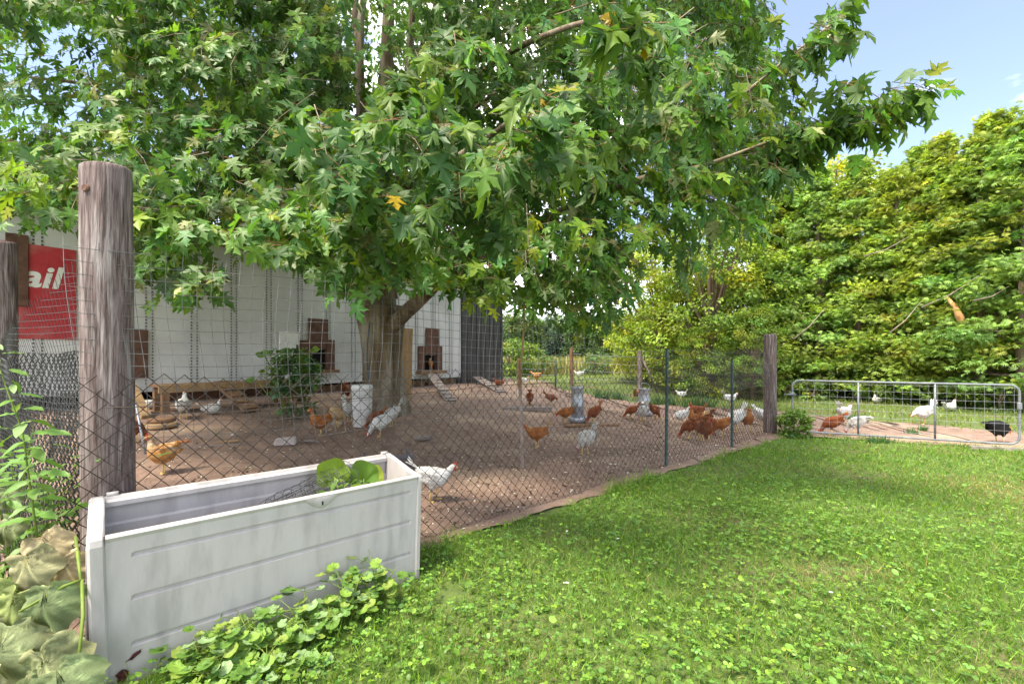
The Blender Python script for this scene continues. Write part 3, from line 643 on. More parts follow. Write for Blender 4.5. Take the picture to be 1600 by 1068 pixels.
stems = [((-.55, -.3, 3.5), (-1.0, -.4, 10.5), .19), ((-.05, .2, 3.9), (.15, .1, 11.5), .19), ((-.4, -.2, 3.2), (-.15, -.6, 10), .12), ((.1, .1, 2.2), (.75, -.2, 9.8), .13), ((-.2, .0, 3.0), (-.75, .5, 10), .14), ((-.5, -.3, 3.0), (-1.9, -.9, 8.5), .09), ((.1, .1, 2.6), (1.6, -.3, 8.6), .08)]
for a, b, r in stems:
    pts = bez(TB+Vector(a), TB+Vector(a)+Vector((0, 0, 2)), TB+Vector(b)-Vector((0, 0, 3)), TB+Vector(b), 12)
    pts = [p+Vector((random.gauss(0, .03), random.gauss(0, .03), 0)) for p in pts]
    MB().tube(pts, [r*(1-.75*i/11) for i in range(12)], 10, lump=.06).build('stem', M['bark'], mt)
def limb(pts, r0, r1, n=9, mat='bark'):
    pts = [Vector(p) for p in pts]
    return MB().tube(bez(*pts, 12), [r0+(r1-r0)*i/11 for i in range(12)], n, lump=.06).build('branch', M[mat], mt)
q0 = TB+Vector((.12, -.1, 1.55))
limb((q0, q0+Vector((.35, -.3, .35)), pix(700, 440, 7.4), pix(765, 345, 6.6)), .17, .055)
limb((pix(700, 440, 7.4), pix(740, 400, 7.2), pix(800, 395, 6.5), pix(850, 400, 5.5)), .05, .02)
limb((pix(690, 445, 7.4), pix(860, 330, 6.0), pix(950, 280, 4.2), pix(1090, 262, 3.5)), .075, .018)
limb((pix(1085, 263, 3.5), pix(1150, 245, 3.4), pix(1200, 215, 3.3), pix(1420, 150, 2.95)), .018, .005, 6, 'twig')
limb((pix(1030, 272, 3.7), pix(1080, 290, 3.6), pix(1120, 310, 3.5), pix(1160, 330, 3.5)), .011, .005, 6, 'twig')
limb((pix(1100, 200, 3.6), pix(1170, 140, 3.3), pix(1230, 90, 3.1), pix(1310, 30, 3.0)), .016, .004, 6, 'twig')
limb((TB+Vector((0, 0, 3.2)), pix(900, 200, 6), pix(1000, 180, 4.5), pix(1110, 195, 3.6)), .09, .016)
limb((TB+Vector((0, 0, 2.9)), pix(660, 240, 5.5), pix(720, 260, 3.6), pix(820, 170, 2.0)), .08, .008)
limb((TB+Vector((-.3, 0, 2.4)), pix(500, 330, 6), pix(460, 320, 4.5), pix(420, 310, 2.9)), .08, .010)
limb((TB+Vector((-.3, 0, 2.6)), pix(430, 330, 7), pix(330, 300, 5), pix(250, 300, 3.4)), .08, .010)
limb((TB+Vector((-.3, 0, 2.8)), pix(330, 260, 7), pix(200, 250, 5), pix(80, 290, 3.2)), .08, .010)
limb((TB+Vector((-.4, 0, 3.4)), pix(400, 180, 7.5), pix(250, 140, 6.5), pix(40, 120, 6)), .09, .015)
limb((TB+Vector((.1, 0, 3.4)), pix(700, 120, 7.0), pix(800, 60, 5.0), pix(970, 20, 2.2)), .08, .010)
limb((TB+Vector((.1, 0, 3.0)), pix(760, 330, 7.0), pix(840, 380, 5.5), pix(900, 470, 4.7)), .06, .010)
limb((pix(750, 315, 2.6), pix(770, 330, 2.5), pix(790, 345, 2.5), pix(760, 250, 2.3)), .006, .004, 5, 'twig')
for _ in range(16):
    a = random.uniform(0, 6.283); r = random.uniform(3.5, 6.5); h = random.uniform(3.2, 9)
    e = Vector((TB.x+r*math.cos(a), TB.y+r*math.sin(a), h)); s0 = TB+Vector((random.uniform(-.4, .3), 0, random.uniform(2.4, 4.5)))
    if e.y < 3.4: continue
    limb((s0, s0+(e-s0)*.3+Vector((0, 0, .8)), s0+(e-s0)*.7+Vector((0, 0, .6)), e), .07, .012, 7)
MB().tube([TB+Vector((-.12, -.47, z)) + Vector((.03*math.sin(z*4), -.02*math.sin(z*3), 0)) for z in np.arange(.5, 1.75, .1)], .012, 6).build('hose_tie', M['hose'], mt)
# ------------------------------------------------------------------ trees, hedges and field behind
def fan():
    v = [(0, 0, 0)]; f = []
    for i, a in enumerate((-1.05, -.55, -.12, .30, .70, 1.15)):
        L = 1-.28*abs(a); d = (math.sin(a), math.cos(a)); pn = (d[1], -d[0]); w = .075; b = len(v)
        v += [(d[0]*L*.55+pn[0]*w, d[1]*L*.55+pn[1]*w, .03), (d[0]*L, d[1]*L, -.12-.1*abs(a)), (d[0]*L*.55-pn[0]*w, d[1]*L*.55-pn[1]*w, .03)]
        f += [(0, b, b+1), (0, b+1, b+2)]
    return np.array(v), np.array(f)
FAN = fan()
OVAL = (np.array([(0, 0, 0), (.30, .35, .06), (.22, .75, .03), (0, 1, -.10), (-.22, .75, .03), (-.30, .35, .06), (0, .5, -.02)]), np.array([(6, 0, 1), (6, 1, 2), (6, 2, 3), (6, 3, 4), (6, 4, 5), (6, 5, 0)]))
def cedar_mesh(seed, H=7.6, Rm=2.1, nb=215, per=58, tint=(.23, .315, .065)):
    r = np.random.default_rng(seed); Ps, Ts, Ns, Cs, Ss = [], [], [], [], []; bough = MB()
    for i in range(nb):
        z = H*(r.uniform(.02, 1)**.9); R_ = Rm*(1-(z/H)**1.7)*r.uniform(.55, 1.2)+.18; a = r.uniform(0, 6.283); o = np.array((math.cos(a), math.sin(a), 0))
        rise = r.uniform(-.12, .22)*R_; s = r.uniform(.35, 1, per)**.8
        c = o[None]*(R_*s)[:, None]; c[:, 2] = z+rise*s**2-.10*R_*s
        lat = np.array((-o[1], o[0], 0)); c += lat[None]*(r.normal(0, .085*R_+.05, per))[:, None]+r.normal(0, .075, (per, 3))
        Ps.append(c); t = o[None]*r.uniform(.3, 1, (per, 1))+r.normal(0, .45, (per, 3))+np.array((0, 0, 1))*r.uniform(-.55, .45, (per, 1)); Ts.append(t)
        Ns.append(np.array((0, 0, .9))[None]+o[None]*.4+r.normal(0, .5, (per, 3)))
        b = np.array(tint)*np.exp(r.normal(0, .22)); h = r.normal(0, .13); b = b*np.array((math.exp(h), 1, math.exp(-h)))
        Cs.append(b[None]*np.exp(r.normal(0, .2, (per, 1)))); Ss.append(r.uniform(.075, .17, per))
        if i % 4 == 0: bough.tube([(0, 0, z-.05), tuple(o*R_*.5+np.array((0, 0, z+rise*.25))), tuple(o*R_*.9+np.array((0, 0, z+rise*.8-.09*R_)))], [.03, .018, .006], 5, cap=False)
    P, T, N_, Cc, Sc = map(np.concatenate, (Ps, Ts, Ns, Cs, Ss)); Mm = frames(T, N_, Sc)
    V = (np.einsum('nij,vj->nvi', Mm, FAN[0])+P[:, None]).reshape(-1, 3); F = (FAN[1][None]+(np.arange(len(P))*len(FAN[0]))[:, None, None]).reshape(-1, 3)
    me = npmesh('crown', V, F, np.repeat(Cc, len(FAN[0]), 0)); me.materials.append(M['foliage'])
    bough.tube([(0, 0, -.2), (.03, 0, H*.3), (-.03, .02, H*.65), (0, 0, H*.97)], [.17, .13, .08, .015], 9, lump=.08)
    tm = bough.mesh('trunk'); tm.materials.append(M['cedar_bark']); return me, tm
def leafy_mesh(seed, H=6.5, Rm=2.6, clumps=150, per=75, tint=(.21, .295, .04), ls=(.09, .16), base=.05, cl=.5, squash=1.0):
    r = np.random.default_rng(seed); Ps, Ts, Ns, Cs = [], [], [], []; bough = MB()
    for i in range(clumps):
        z = H*r.uniform(base, 1); q = (z/H-.42)/.62; R_ = Rm*math.sqrt(max(.05, 1-q*q)); rad = R_*r.uniform(.45, 1.0); a = r.uniform(0, 6.283)
        c = np.array((rad*math.cos(a), rad*math.sin(a)*squash, z)); o = unit(np.array((math.cos(a), math.sin(a), .3)))
        d = unit(r.normal(0, 1, (per, 3)))*(r.uniform(.2, 1, (per, 1))**.5)*cl*r.uniform(.6, 1.25)*Rm/2.6*np.array((1, 1, .62))
        Ps.append(c+d); Ts.append(o[None]*.6+d+r.normal(0, .4, (per, 3))+np.array((0, 0, -.45))); Ns.append(np.array((0, 0, 1.0))+o[None]*.4+r.normal(0, .45, (per, 3)))
        b = np.array(tint)*np.exp(r.normal(0, .22)); h = r.normal(0, .16); Cs.append((b*np.array((math.exp(h), 1, math.exp(-h))))[None]*np.exp(r.normal(0, .2, (per, 1))))
        if i % 5 == 0: bough.tube([(0, 0, z*.45), tuple(c*np.array((.5, .5, .8))), tuple(c)], [.05*Rm/2.6, .03*Rm/2.6, .008], 5, cap=False)
    P, T, N_, Cc = map(np.concatenate, (Ps, Ts, Ns, Cs)); P[:, 2] = np.maximum(P[:, 2], .04); Mm = frames(T, N_, r.uniform(*ls, len(P)))
    V = (np.einsum('nij,vj->nvi', Mm, OVAL[0])+P[:, None]).reshape(-1, 3); F = (OVAL[1][None]+(np.arange(len(P))*len(OVAL[0]))[:, None, None]).reshape(-1, 3)
    me = npmesh('crown', V, F, np.repeat(np.clip(Cc, .004, .8), len(OVAL[0]), 0)); me.materials.append(M['foliage'])
    bough.tube([(0, 0, -.15), (.02, .03, H*.3), (-.04, 0, H*.6), (0, 0, H*.85)], [.055*Rm, .045*Rm, .03*Rm, .006*Rm], 8, lump=.08)
    tm = bough.mesh('trunk'); tm.materials.append(M['cedar_bark']); return me, tm
def plant_tree(name, meshes, loc, label, cat, sc=1.0, sz=1.0, rot=None, group=None, parts=('crown', 'trunk')):
    o = empty(name, loc, label, cat, group); o.scale = (sc, sc, sc*sz); o.rotation_euler.z = random.uniform(0, 6.28) if rot is None else rot
    for me, pn in zip(meshes, parts):
        c = bpy.data.objects.new(pn, me); C.objects.link(c); c.parent = o
    return o
ced = [cedar_mesh(q, tint=t, Rm=rm) for q, t, rm in ((1, (.25, .36, .075), 2.1), (2, (.29, .37, .07), 1.8), (3, (.21, .33, .08), 2.2), (4, (.30, .38, .07), 1.9), (5, (.24, .34, .07), 2.0))]
clab = 'tall feathery green cedar in the dense row beyond the gate'
crow = [(1660, 640, 11.2, 1.02), (1600, 640, 10.6, .92), (1530, 632, 11.6, .93), (1470, 626, 12.6, .97), (1400, 622, 13.2, .93), (1340, 618, 14.0, .95), (1280, 616, 14.8, .93), (1225, 612, 16.0, .93), (1750, 650, 10.6, 1.1), (1560, 620, 13.6, 1.15), (1440, 612, 15.5, 1.08), (1330, 608, 17.0, 1.05)]
cedars = []
for i, (px, py, Z, s) in enumerate(crow):
    p = pix(px, py, Z); p.z = float(gz(p.x, p.y)); cedars.append(plant_tree('cedar_tree', ced[(i*2) % 5], p, clab, 'tree', s, random.uniform(.95, 1.06), group='cedars in the row beyond the gate'))
# pale broken stub on one cedar
def near_cedar(p): return min(cedars, key=lambda c: (c.location.to_2d()-p.to_2d()).length)
p = pix(1498, 490, 10.9)
MB().tube([p+Vector((-.01, .3, .45)), p+Vector((0, .1, .2)), p+Vector((.01, -.02, -.1)), p+Vector((.05, -.03, -.40))], [.03, .05, .075, .012], 8, lump=.15).build('broken_limb', M['split_wood'], near_cedar(p))['label'] = 'split orange-brown broken limb'
for (a, b, Z, c, d, Z2) in ((1440, 480, 11, 1530, 430, 10.6), (1240, 530, 12.5, 1290, 480, 12.2), (1520, 470, 10.4, 1580, 445, 10.2), (1390, 520, 11.4, 1440, 470, 11.2), (1350, 400, 12.4, 1420, 370, 12.2)):
    A, B = pix(a, b, Z), pix(c, d, Z2); MB().tube([A, (A+B)/2+Vector((0, 0, -.08)), B], [.022, .015, .006], 5).build('dead_branch', M['twig'], near_cedar(A))
dec = [leafy_mesh(11, clumps=240), leafy_mesh(12, clumps=240, tint=(.25, .31, .037)), leafy_mesh(13, clumps=230, H=7.2, Rm=2.4, tint=(.14, .22, .035))]
for i, (px, py, Z, s, sz, lab) in enumerate(((1110, 608, 15.8, .92, 1.05, 'round yellow-green leafy tree behind the far wooden post'), (1030, 606, 18.5, .95, .95, 'broad yellow-green leafy tree at the edge of the field'), (1200, 606, 17.5, 1.1, 1.12, 'taller yellow-green leafy tree between the round one and the cedars'), (1080, 600, 22, 1.05, .95, 'darker leafy tree rising behind the yellow-green pair'), (1290, 606, 19, 1.3, 1.1, 'leafy tree with golden crown top showing over the cedars'), (1175, 618, 13.6, .42, .9, 'low leafy bush under the yellow-green trees'), (1105, 614, 14.6, .42, .85, 'low rounded bush beside the tall weed stalks'))):
    p = pix(px, py, Z); p.z = float(gz(p.x, p.y)); plant_tree('leafy_tree' if s > .6 else 'leafy_bush', dec[i % 3], p, lab, 'tree' if s > .6 else 'bush', s, sz)
# undergrowth below the cedars
bsh = [leafy_mesh(21, H=.9, Rm=.6, clumps=34, per=26, tint=(.09, .16, .035), ls=(.07, .12), cl=.7), leafy_mesh(22, H=.7, Rm=.55, clumps=30, per=26, tint=(.13, .20, .035), ls=(.07, .12), cl=.7)]
for i, (px, py, s) in enumerate(((1400, 630, 1.15), (1285, 626, .8), (1350, 622, .9), (1500, 634, .7), (1470, 626, 1.0), (1545, 640, .8), (1590, 645, .9), (1240, 622, .9), (1320, 622, .8), (1440, 628, .7))):
    p = gp(px, py); p.y += .35; p.z = float(gz(p.x, p.y)); plant_tree('undergrowth_bush', bsh[i % 2], p, 'low leafy bush growing at the foot of the cedar row', 'bush', s, 1, group='bushes at the foot of the cedars', parts=('foliage', 'stem'))
# far wood, hedge and field
far = [leafy_mesh(31, H=9, Rm=3.4, clumps=120, per=44, tint=(.055, .10, .045), ls=(.34, .55), cl=.9), leafy_mesh(32, H=9, Rm=3.2, clumps=110, per=44, tint=(.085, .14, .04), ls=(.34, .55), cl=.9), leafy_mesh(33, H=9, Rm=3.0, clumps=110, per=44, tint=(.045, .085, .05), ls=(.34, .55), cl=.9)]  # bluish lean of these greens is distance haze put into the colour
for i in range(30):
    px = 690+i*15+random.uniform(-8, 8); Z = random.uniform(62, 95); p = pix(px, 560, Z); p.z = .38
    plant_tree('field_tree', far[i % 3], p, 'distant tree in the wood across the field', 'tree', random.uniform(.72, 1.0)*Z/80, 1.0, group='trees of the wood across the field')
for (px, Z, s, k) in ((820, 46, .62, 1), (905, 50, .55, 1), (945, 48, .5, 1), (870, 52, .5, 2), (990, 40, .55, 1)):
    p = pix(px, 560, Z); p.z = .38; plant_tree('field_tree', far[k], p, 'small young tree standing in the field before the wood', 'tree', s, 1.0, group='young trees in the field')
hd = [leafy_mesh(41, H=1.7, Rm=1.0, clumps=60, per=34, tint=(.12, .21, .03), ls=(.10, .17), cl=.8), leafy_mesh(42, H=1.5, Rm=.95, clumps=60, per=34, tint=(.10, .17, .05), ls=(.08, .14), cl=.8)]
for i, (px, Z, s, k, lab) in enumerate(((795, 22, 1.0, 0, 'bright green leafy hedge bush beside the dark shed corner'), (822, 23, .95, 0, 'bright green hedge bush behind the leaning wooden stake'), (850, 25, .72, 1, 'greyish green shrub right of the bright hedge'), (930, 24, .75, 1, 'grey-green shrub behind the hanging feeders'), (960, 26, .8, 1, 'shrub with purplish stems in the tall field grass'), (1015, 20, .6, 1, 'shrub leaning by the far grey fence post'))):
    p = pix(px, 560, Z); p.z = float(gz(p.x, p.y)); plant_tree('hedge_shrub', hd[k], p, lab, 'shrub', s, 1.0, parts=('foliage', 'stem'))
# tall pale field grass
BL_ = (np.array([(-.5, 0, 0), (.5, 0, 0), (.34, .5, .03), (-.34, .5, .03), (0, 1, .16)]), np.array([(0, 1, 2), (0, 2, 3), (3, 2, 4)]))
n = 15000; Z = rng.uniform(24, 60, n); x = (rng.uniform(760, 1090, n)-HX)/FPX*Z
P = np.stack([x, Z, gz(x, Z)], -1); t = np.array((0, 0, 1.0))+rng.normal(0, .22, (n, 3)); nn = np.array((0, -1.0, .2))+rng.normal(0, .5, (n, 3)); hh = rng.uniform(.5, 1.15, n)
c = np.where((rng.random(n) < .5)[:, None], vary((.36, .31, .15), n, .2, .06), vary((.17, .21, .06), n, .2, .1))
tag(inst('tall_field_grass', BL_, frames(t, nn, np.stack([rng.uniform(.05, .12, n), hh, hh], -1)), P, c, M['grass']), 'tall pale dry grass of the field behind the far fence', 'grass', kind='stuff')
# ------------------------------------------------------------------ hens
def henmat(name, c1, c2, c3=None, scale=9):
    m = noisemat(name, c1, c2, scale, .75, .55, 55, (1, 1, 1), c3=c3, s3=7, spec=.2, dist=.006)
    t, n, l, p = nodes(m); src = p.inputs['Base Color'].links[0].from_socket     # scalloped feather edges
    co = n.new('ShaderNodeTexCoord'); ma = n.new('ShaderNodeMapping'); ma.inputs['Scale'].default_value = (.55, 1, 1); l(co.outputs['Object'], ma.inputs[0])
    vo = n.new('ShaderNodeTexVoronoi'); vo.inputs['Scale'].default_value = 62; l(ma.outputs[0], vo.inputs['Vector'])
    mr = n.new('ShaderNodeMapRange'); mr.inputs[1].default_value = .1; mr.inputs[2].default_value = .75; mr.inputs[3].default_value = 1.15; mr.inputs[4].default_value = .68; l(vo.outputs['Distance'], mr.inputs[0])
    mu = n.new('ShaderNodeVectorMath'); mu.operation = 'SCALE'; l(src, mu.inputs[0]); l(mr.outputs[0], mu.inputs['Scale']); l(mu.outputs[0], p.inputs['Base Color']); return m
HM = {'brown': henmat('russet_feathers', (.26, .075, .02), (.44, .16, .045), (.50, .26, .10)), 'red': henmat('red_brown_feathers', (.17, .04, .016), (.30, .085, .03), (.36, .15, .07)),
      'buff': henmat('buff_feathers', (.42, .17, .04), (.60, .34, .14), (.78, .66, .48)), 'white': henmat('white_feathers', (.60, .59, .57), (.74, .73, .71)), 'black': henmat('black_feathers', (.008, .008, .009), (.022, .02, .022)),
      'tan': henmat('tan_feathers', (.45, .28, .13), (.6, .42, .24))}
M['comb'] = noisemat('red_comb', (.42, .03, .03), (.55, .07, .06), 30, .5, .2, 60); M['shank'] = noisemat('yellow_shank', (.55, .36, .12), (.66, .48, .2), 30, .6, .2, 60); M['eye'] = noisemat('eye', (.01, .005, .003), (.02, .01, .005), 5, .2, 0)
POSES = {   # rings: x, z, half width, half height ; legs, head direction
 'stand': ([(-.205, .300, .012, .016), (-.175, .285, .045, .045), (-.125, .262, .075, .070), (-.06, .240, .096, .090), (.01, .225, .102, .098), (.075, .228, .092, .092), (.125, .255, .068, .072), (.150, .292, .047, .050), (.162, .330, .034, .037), (.172, .360, .029, .031), (.188, .378, .028, .028), (.206, .378, .021, .021), (.220, .373, .010, .010)], 0.0),
 'walk': ([(-.205, .305, .012, .016), (-.175, .288, .043, .043), (-.125, .262, .073, .068), (-.06, .240, .093, .086), (.01, .228, .098, .094), (.075, .232, .088, .088), (.130, .250, .063, .066), (.170, .275, .044, .046), (.200, .302, .033, .035), (.222, .322, .029, .030), (.242, .332, .027, .027), (.260, .328, .020, .020), (.273, .320, .010, .010)], -.25),
 'peck': ([(-.190, .345, .012, .016), (-.165, .322, .045, .045), (-.12, .285, .076, .072), (-.06, .250, .096, .090), (.01, .225, .100, .096), (.07, .205, .088, .088), (.115, .175, .062, .064), (.145, .140, .044, .046), (.165, .105, .034, .036), (.182, .075, .029, .031), (.198, .055, .027, .027), (.210, .040, .020, .020), (.218, .026, .010, .010)], -1.0),
 'alert': ([(-.195, .325, .012, .016), (-.170, .300, .045, .045), (-.125, .266, .077, .072), (-.065, .240, .100, .094), (.0, .226, .106, .104), (.060, .238, .095, .100), (.100, .275, .070, .076), (.118, .318, .048, .050), (.124, .362, .034, .036), (.130, .396, .029, .031), (.144, .415, .028, .028), (.162, .415, .021, .021), (.176, .410, .010, .010)], 0.0),
 'low': ([(-.205, .318, .012, .016), (-.175, .300, .045, .045), (-.125, .272, .076, .070), (-.06, .245, .098, .090), (.01, .228, .102, .098), (.075, .222, .090, .092), (.130, .222, .064, .066), (.170, .218, .045, .047), (.200, .205, .034, .036), (.225, .190, .029, .031), (.245, .178, .027, .027), (.262, .166, .020, .020), (.274, .156, .010, .010)], -.6),
 'sit': ([(-.205, .150, .012, .016), (-.175, .140, .050, .045), (-.12, .120, .092, .072), (-.05, .105, .118, .092), (.02, .102, .122, .098), (.085, .115, .105, .092), (.130, .150, .072, .070), (.150, .185, .050, .050), (.160, .215, .037, .039), (.170, .240, .030, .032), (.186, .256, .028, .028), (.204, .256, .021, .021), (.218, .251, .010, .010)], 0.0)}
henc = {}
def hen_mesh(pose, col, tail, fluff=1.0):
    key = (pose, col, tail, fluff)
    if key in henc: return henc[key]
    rings, pitch = POSES[pose]; Pn = np.array(rings); t = np.linspace(0, len(Pn)-1, 40); K = np.arange(len(Pn))
    def cr(c):
        i = np.clip(t.astype(int), 0, len(Pn)-2); f = t-i; p0, p1, p2, p3 = Pn[np.maximum(i-1, 0), c], Pn[i, c], Pn[i+1, c], Pn[np.minimum(i+2, len(Pn)-1), c]
        return .5*((2*p1)+(p2-p0)*f+(2*p0-5*p1+4*p2-p3)*f**2+(3*p1-p0-3*p2+p3)*f**3)
    x, z, w, h = cr(0), cr(1), np.maximum(cr(2), .006), np.maximum(cr(3), .006); n = 20; m_ = MB(); vs = []; fs = []
    rr = random.Random(hash(key) % 1000)
    for i in range(40):
        tx, tz = x[min(i+1, 39)]-x[max(i-1, 0)], z[min(i+1, 39)]-z[max(i-1, 0)]; q = math.hypot(tx, tz); nx_, nz_ = -tz/q, tx/q
        for k in range(n):
            a = 2*math.pi*k/n; st = 1+.035*math.sin(i*2.1+k*1.7)+rr.uniform(-.045, .045)*fluff
            if pose != 'sit' and math.sin(a) < -.3 and 6 < i < 22: st *= 1+.07*fluff
            vs.append((x[i]+nx_*h[i]*math.sin(a)*st, w[i]*math.cos(a)*st, z[i]+nz_*h[i]*math.sin(a)*st))
    for i in range(39):
        for k in range(n): fs.append((i*n+k, i*n+(k+1) % n, (i+1)*n+(k+1) % n, (i+1)*n+k))
    fs += [tuple(range(n)), tuple(range(39*n, 40*n))[::-1]]
    m_.add(vs, fs, 0, True)
    # folded wings: overlapping feather blades along each side
    yb = {'sit': -.125}.get(pose, 0)
    for sd in (-1, 1):
        for j in range(9):
            u = j/8; row = j % 3; c = Vector((.075-.17*u, sd*(.098-.020*u+.004*(j % 2)), .262+yb-.028*row+.01*u+(.035*u if pose == 'peck' else 0))); d = Vector((-1, -sd*.22*u, -.10+.28*u)).normalized(); w2 = Vector((0, sd*.25, 1)).cross(d).normalized(); up = d.cross(w2)
            if up.z < 0: up = -up
            L_ = .10+.03*u; o2 = Vector((0, sd, .1))
            P = [c, c+d*L_*.35+up*.026+o2*.008, c+d*L_*.85+up*.018, c+d*L_-up*.004, c+d*L_*.75-up*.024, c+d*L_*.3-up*.024+o2*.008, c+d*L_*.5+o2*.014]
            m_.add(P, [(6, i, (i+1) % 6) for i in range(6)], 0, True)
    # tail feathers
    tb = Vector((x[1]+.03, 0, z[1])); tn = {'up': 62, 'mid': 38, 'low': 8}[tail]
    for j in range(9):
        yaw = (j-4)*.11; el = R(tn+random.uniform(-9, 9)-abs(j-4)*3); L_ = random.uniform(.12, .17)
        d = Vector((-math.cos(el)*math.cos(yaw), math.sin(yaw), math.sin(el))); sdv = Vector((.35*math.sin(el)*(1 if j % 2 else -1), 1, 0)).normalized() if j in (3, 4, 5) else Vector((.2, .3, .8)).cross(d).normalized()
        w_ = .019; P = [tb+sdv*.010, tb-sdv*.010, tb+d*L_*.7-sdv*w_, tb+d*L_, tb+d*L_*.7+sdv*w_]; th = d.cross(sdv).normalized()*.0025
        m_.add([p+th for p in P]+[p-th for p in P], [(0, 1, 2, 3, 4), (9, 8, 7, 6, 5)]+[(i, 5+i, 5+(i+1) % 5, (i+1) % 5) for i in range(5)], 1)
    # head: comb, wattles, beak, eyes
    hc = Vector((x[34], 0, z[34])); f = Vector((math.cos(pitch), 0, math.sin(pitch))); u = Vector((-f.z, 0, f.x))
    cb = [(-.026, .016), (-.022, .040), (-.012, .030), (-.006, .050), (.002, .034), (.010, .050), (.016, .032), (.024, .038), (.027, .016), (.0, .010)]
    P = [hc+f*a+u*b for a, b in cb]; m_.add([p+Vector((0, .004, 0)) for p in P]+[p-Vector((0, .004, 0)) for p in P], [tuple(range(10))[::-1], tuple(range(10, 20))]+[(i, (i+1) % 10, 10+(i+1) % 10, 10+i) for i in range(10)], 2)
    for sd in (-1, 1):
        c = hc+f*.020-u*.026+Vector((0, sd*.010, 0)); m_.add([c+u*.014, c+f*.010, c-u*.017, c-f*.010, c+Vector((0, sd*.006, 0))], [(0, 1, 4), (1, 2, 4), (2, 3, 4), (3, 0, 4)], 2, True)
        c = hc+f*.008+u*.004+Vector((0, sd*.0265, 0)); m_.box(c, .010, .006, .010, m=4, bev=.003)
        m_.box(hc+f*.006-u*.008+Vector((0, sd*.021, 0)), .030, .014, .020, m=2, bev=.005)
    m_.tube([hc+f*.020+u*.000, hc+f*.036-u*.002, hc+f*.054-u*.010], [.012, .009, .001], 8, 3)
    if pose != 'sit':
        for sd, fx in ((-1, -.02 if pose == 'walk' else .0), (1, .05 if pose == 'walk' else .012)):
            y0 = sd*.045; m_.tube([(0, y0, .19), (.005+fx*.3, y0, .145), (.0+fx*.6, y0, .105)], [.048, .036, .014], 10, 0)
            m_.tube([(fx*.6, y0, .115), (fx*.9-.005, y0, .06), (fx, y0, .012)], [.009, .0075, .008], 7, 3)
            for a in (-.5, 0, .5, 3.14): m_.tube([(fx, y0, .012), (fx+.030*math.cos(a), y0+.030*math.sin(a), .009), (fx+.052*math.cos(a), y0+.052*math.sin(a), .004)] if a < 3 else [(fx, y0, .012), (fx-.026, y0, .005)], [.0068, .0055, .002] if a < 3 else [.006, .003], 5, 3)
    m_.v = [(a*.80, b*.95, c) for a, b, c in m_.v]
    me = m_.mesh('hen'); tl = {'brown': 'tan', 'red': 'brown', 'buff': 'brown'}.get(col, col)
    for mm in (HM[col], HM[tl], M['comb'], M['shank'], M['eye']): me.materials.append(mm)
    henc[key] = me; return me
def hen(px, py, face, pose, col, tail, label, sc=1.0, group=None, at=None, fluff=1.0, lift=0):
    p = at or dp(px, py); o = bpy.data.objects.new('hen', hen_mesh(pose, col, tail, fluff)); C.objects.link(o)
    o.location = (p.x, p.y, p.z+lift); o.rotation_euler = (random.gauss(0, .05), random.gauss(0, .06) if pose != 'sit' else 0, R(face+random.uniform(-12, 12))); sc *= random.uniform(.94, 1.06); o.scale = (sc*.87,)*3; return tag(o, label, 'hen', group)
# face: 0 = to the right of the picture, 90 = away, 180 = left, 270 = towards the lawn
hen(257, 741, 235, 'alert', 'buff', 'low', 'orange and cream hen standing near the thick wooden post', 1.02)
hen(287, 655, 130, 'stand', 'white', 'low', 'fluffy white hen seen from behind under the low wooden platform', 1.08, fluff=1.6)
hen(330, 649, 20, 'sit', 'white', 'mid', 'white hen lying down under the low wooden platform', .95)
hen(232, 640, 200, 'sit', 'white', 'mid', 'white hen resting behind the leaning plank by the post', .95)
hen(211, 692, 60, 'peck', 'red', 'mid', 'red-brown hen pecking half hidden behind the thick post', .95)
hen(502, 681, 205, 'alert', 'brown', 'low', 'upright russet hen beside the low leafy bush in the run', 1.1)
hen(528, 668, 60, 'peck', 'tan', 'mid', 'tan hen feeding left of the white bucket', 1.0)
hen(546, 662, 70, 'peck', 'white', 'up', 'white hen bent down against the side of the white bucket', 1.12)
hen(540, 628, 100, 'walk', 'red', 'up', 'dark red hen behind the white bucket by the trailer', 1.1)
hen(464, 640, 20, 'peck', 'brown', 'mid', 'brown hen in the shade behind the leafy bush', .9)
hen(594, 684, 195, 'peck', 'white', 'up', 'white hen with orange head pecking before the maple trunk', 1.2)
hen(612, 668, 180, 'peck', 'white', 'up', 'white hen with raised tail beside the maple trunk', 1.15)
hen(585, 672, 215, 'peck', 'red', 'mid', 'red-brown hen squeezed behind the two white hens at the trunk', 1.0)
hen(622, 627, 350, 'peck', 'brown', 'mid', 'brown hen bending low right of the maple trunk', 1.0)
hen(676, 786, 12, 'walk', 'white', 'mid', 'large white hen walking past the end of the grey planter', 1.08)
hen(840, 700, 175, 'walk', 'brown', 'up', 'russet hen with pale raised tail right of the leaning stake', 1.05)
hen(914, 712, 120, 'peck', 'white', 'up', 'white hen bending down in the open dirt near the fence', 1.12)
hen(884, 662, 165, 'low', 'brown', 'mid', 'russet hen left of the feeder that leans', 1.05)
hen(928, 661, 200, 'peck', 'red', 'up', 'red-brown hen feeding right of the leaning feeder', 1.05)
hen(828, 634, 100, 'peck', 'red', 'mid', 'dark red hen seen from behind near the stone-edged hollow', 1.0)
hen(861, 633, 20, 'low', 'red', 'mid', 'dark red hen walking in the run behind the leaning feeder', 1.0)
hen(985, 655, 150, 'peck', 'red', 'up', 'red hen left of the upright feeder', 1.0)
hen(1004, 660, 90, 'peck', 'white', 'up', 'white hen before the upright feeder', 1.1)
hen(1024, 656, 40, 'peck', 'red', 'mid', 'red hen right of the upright feeder', 1.0)
hen(993, 625, 60, 'walk', 'brown', 'mid', 'brown hen farther off behind the upright feeder', 1.0)
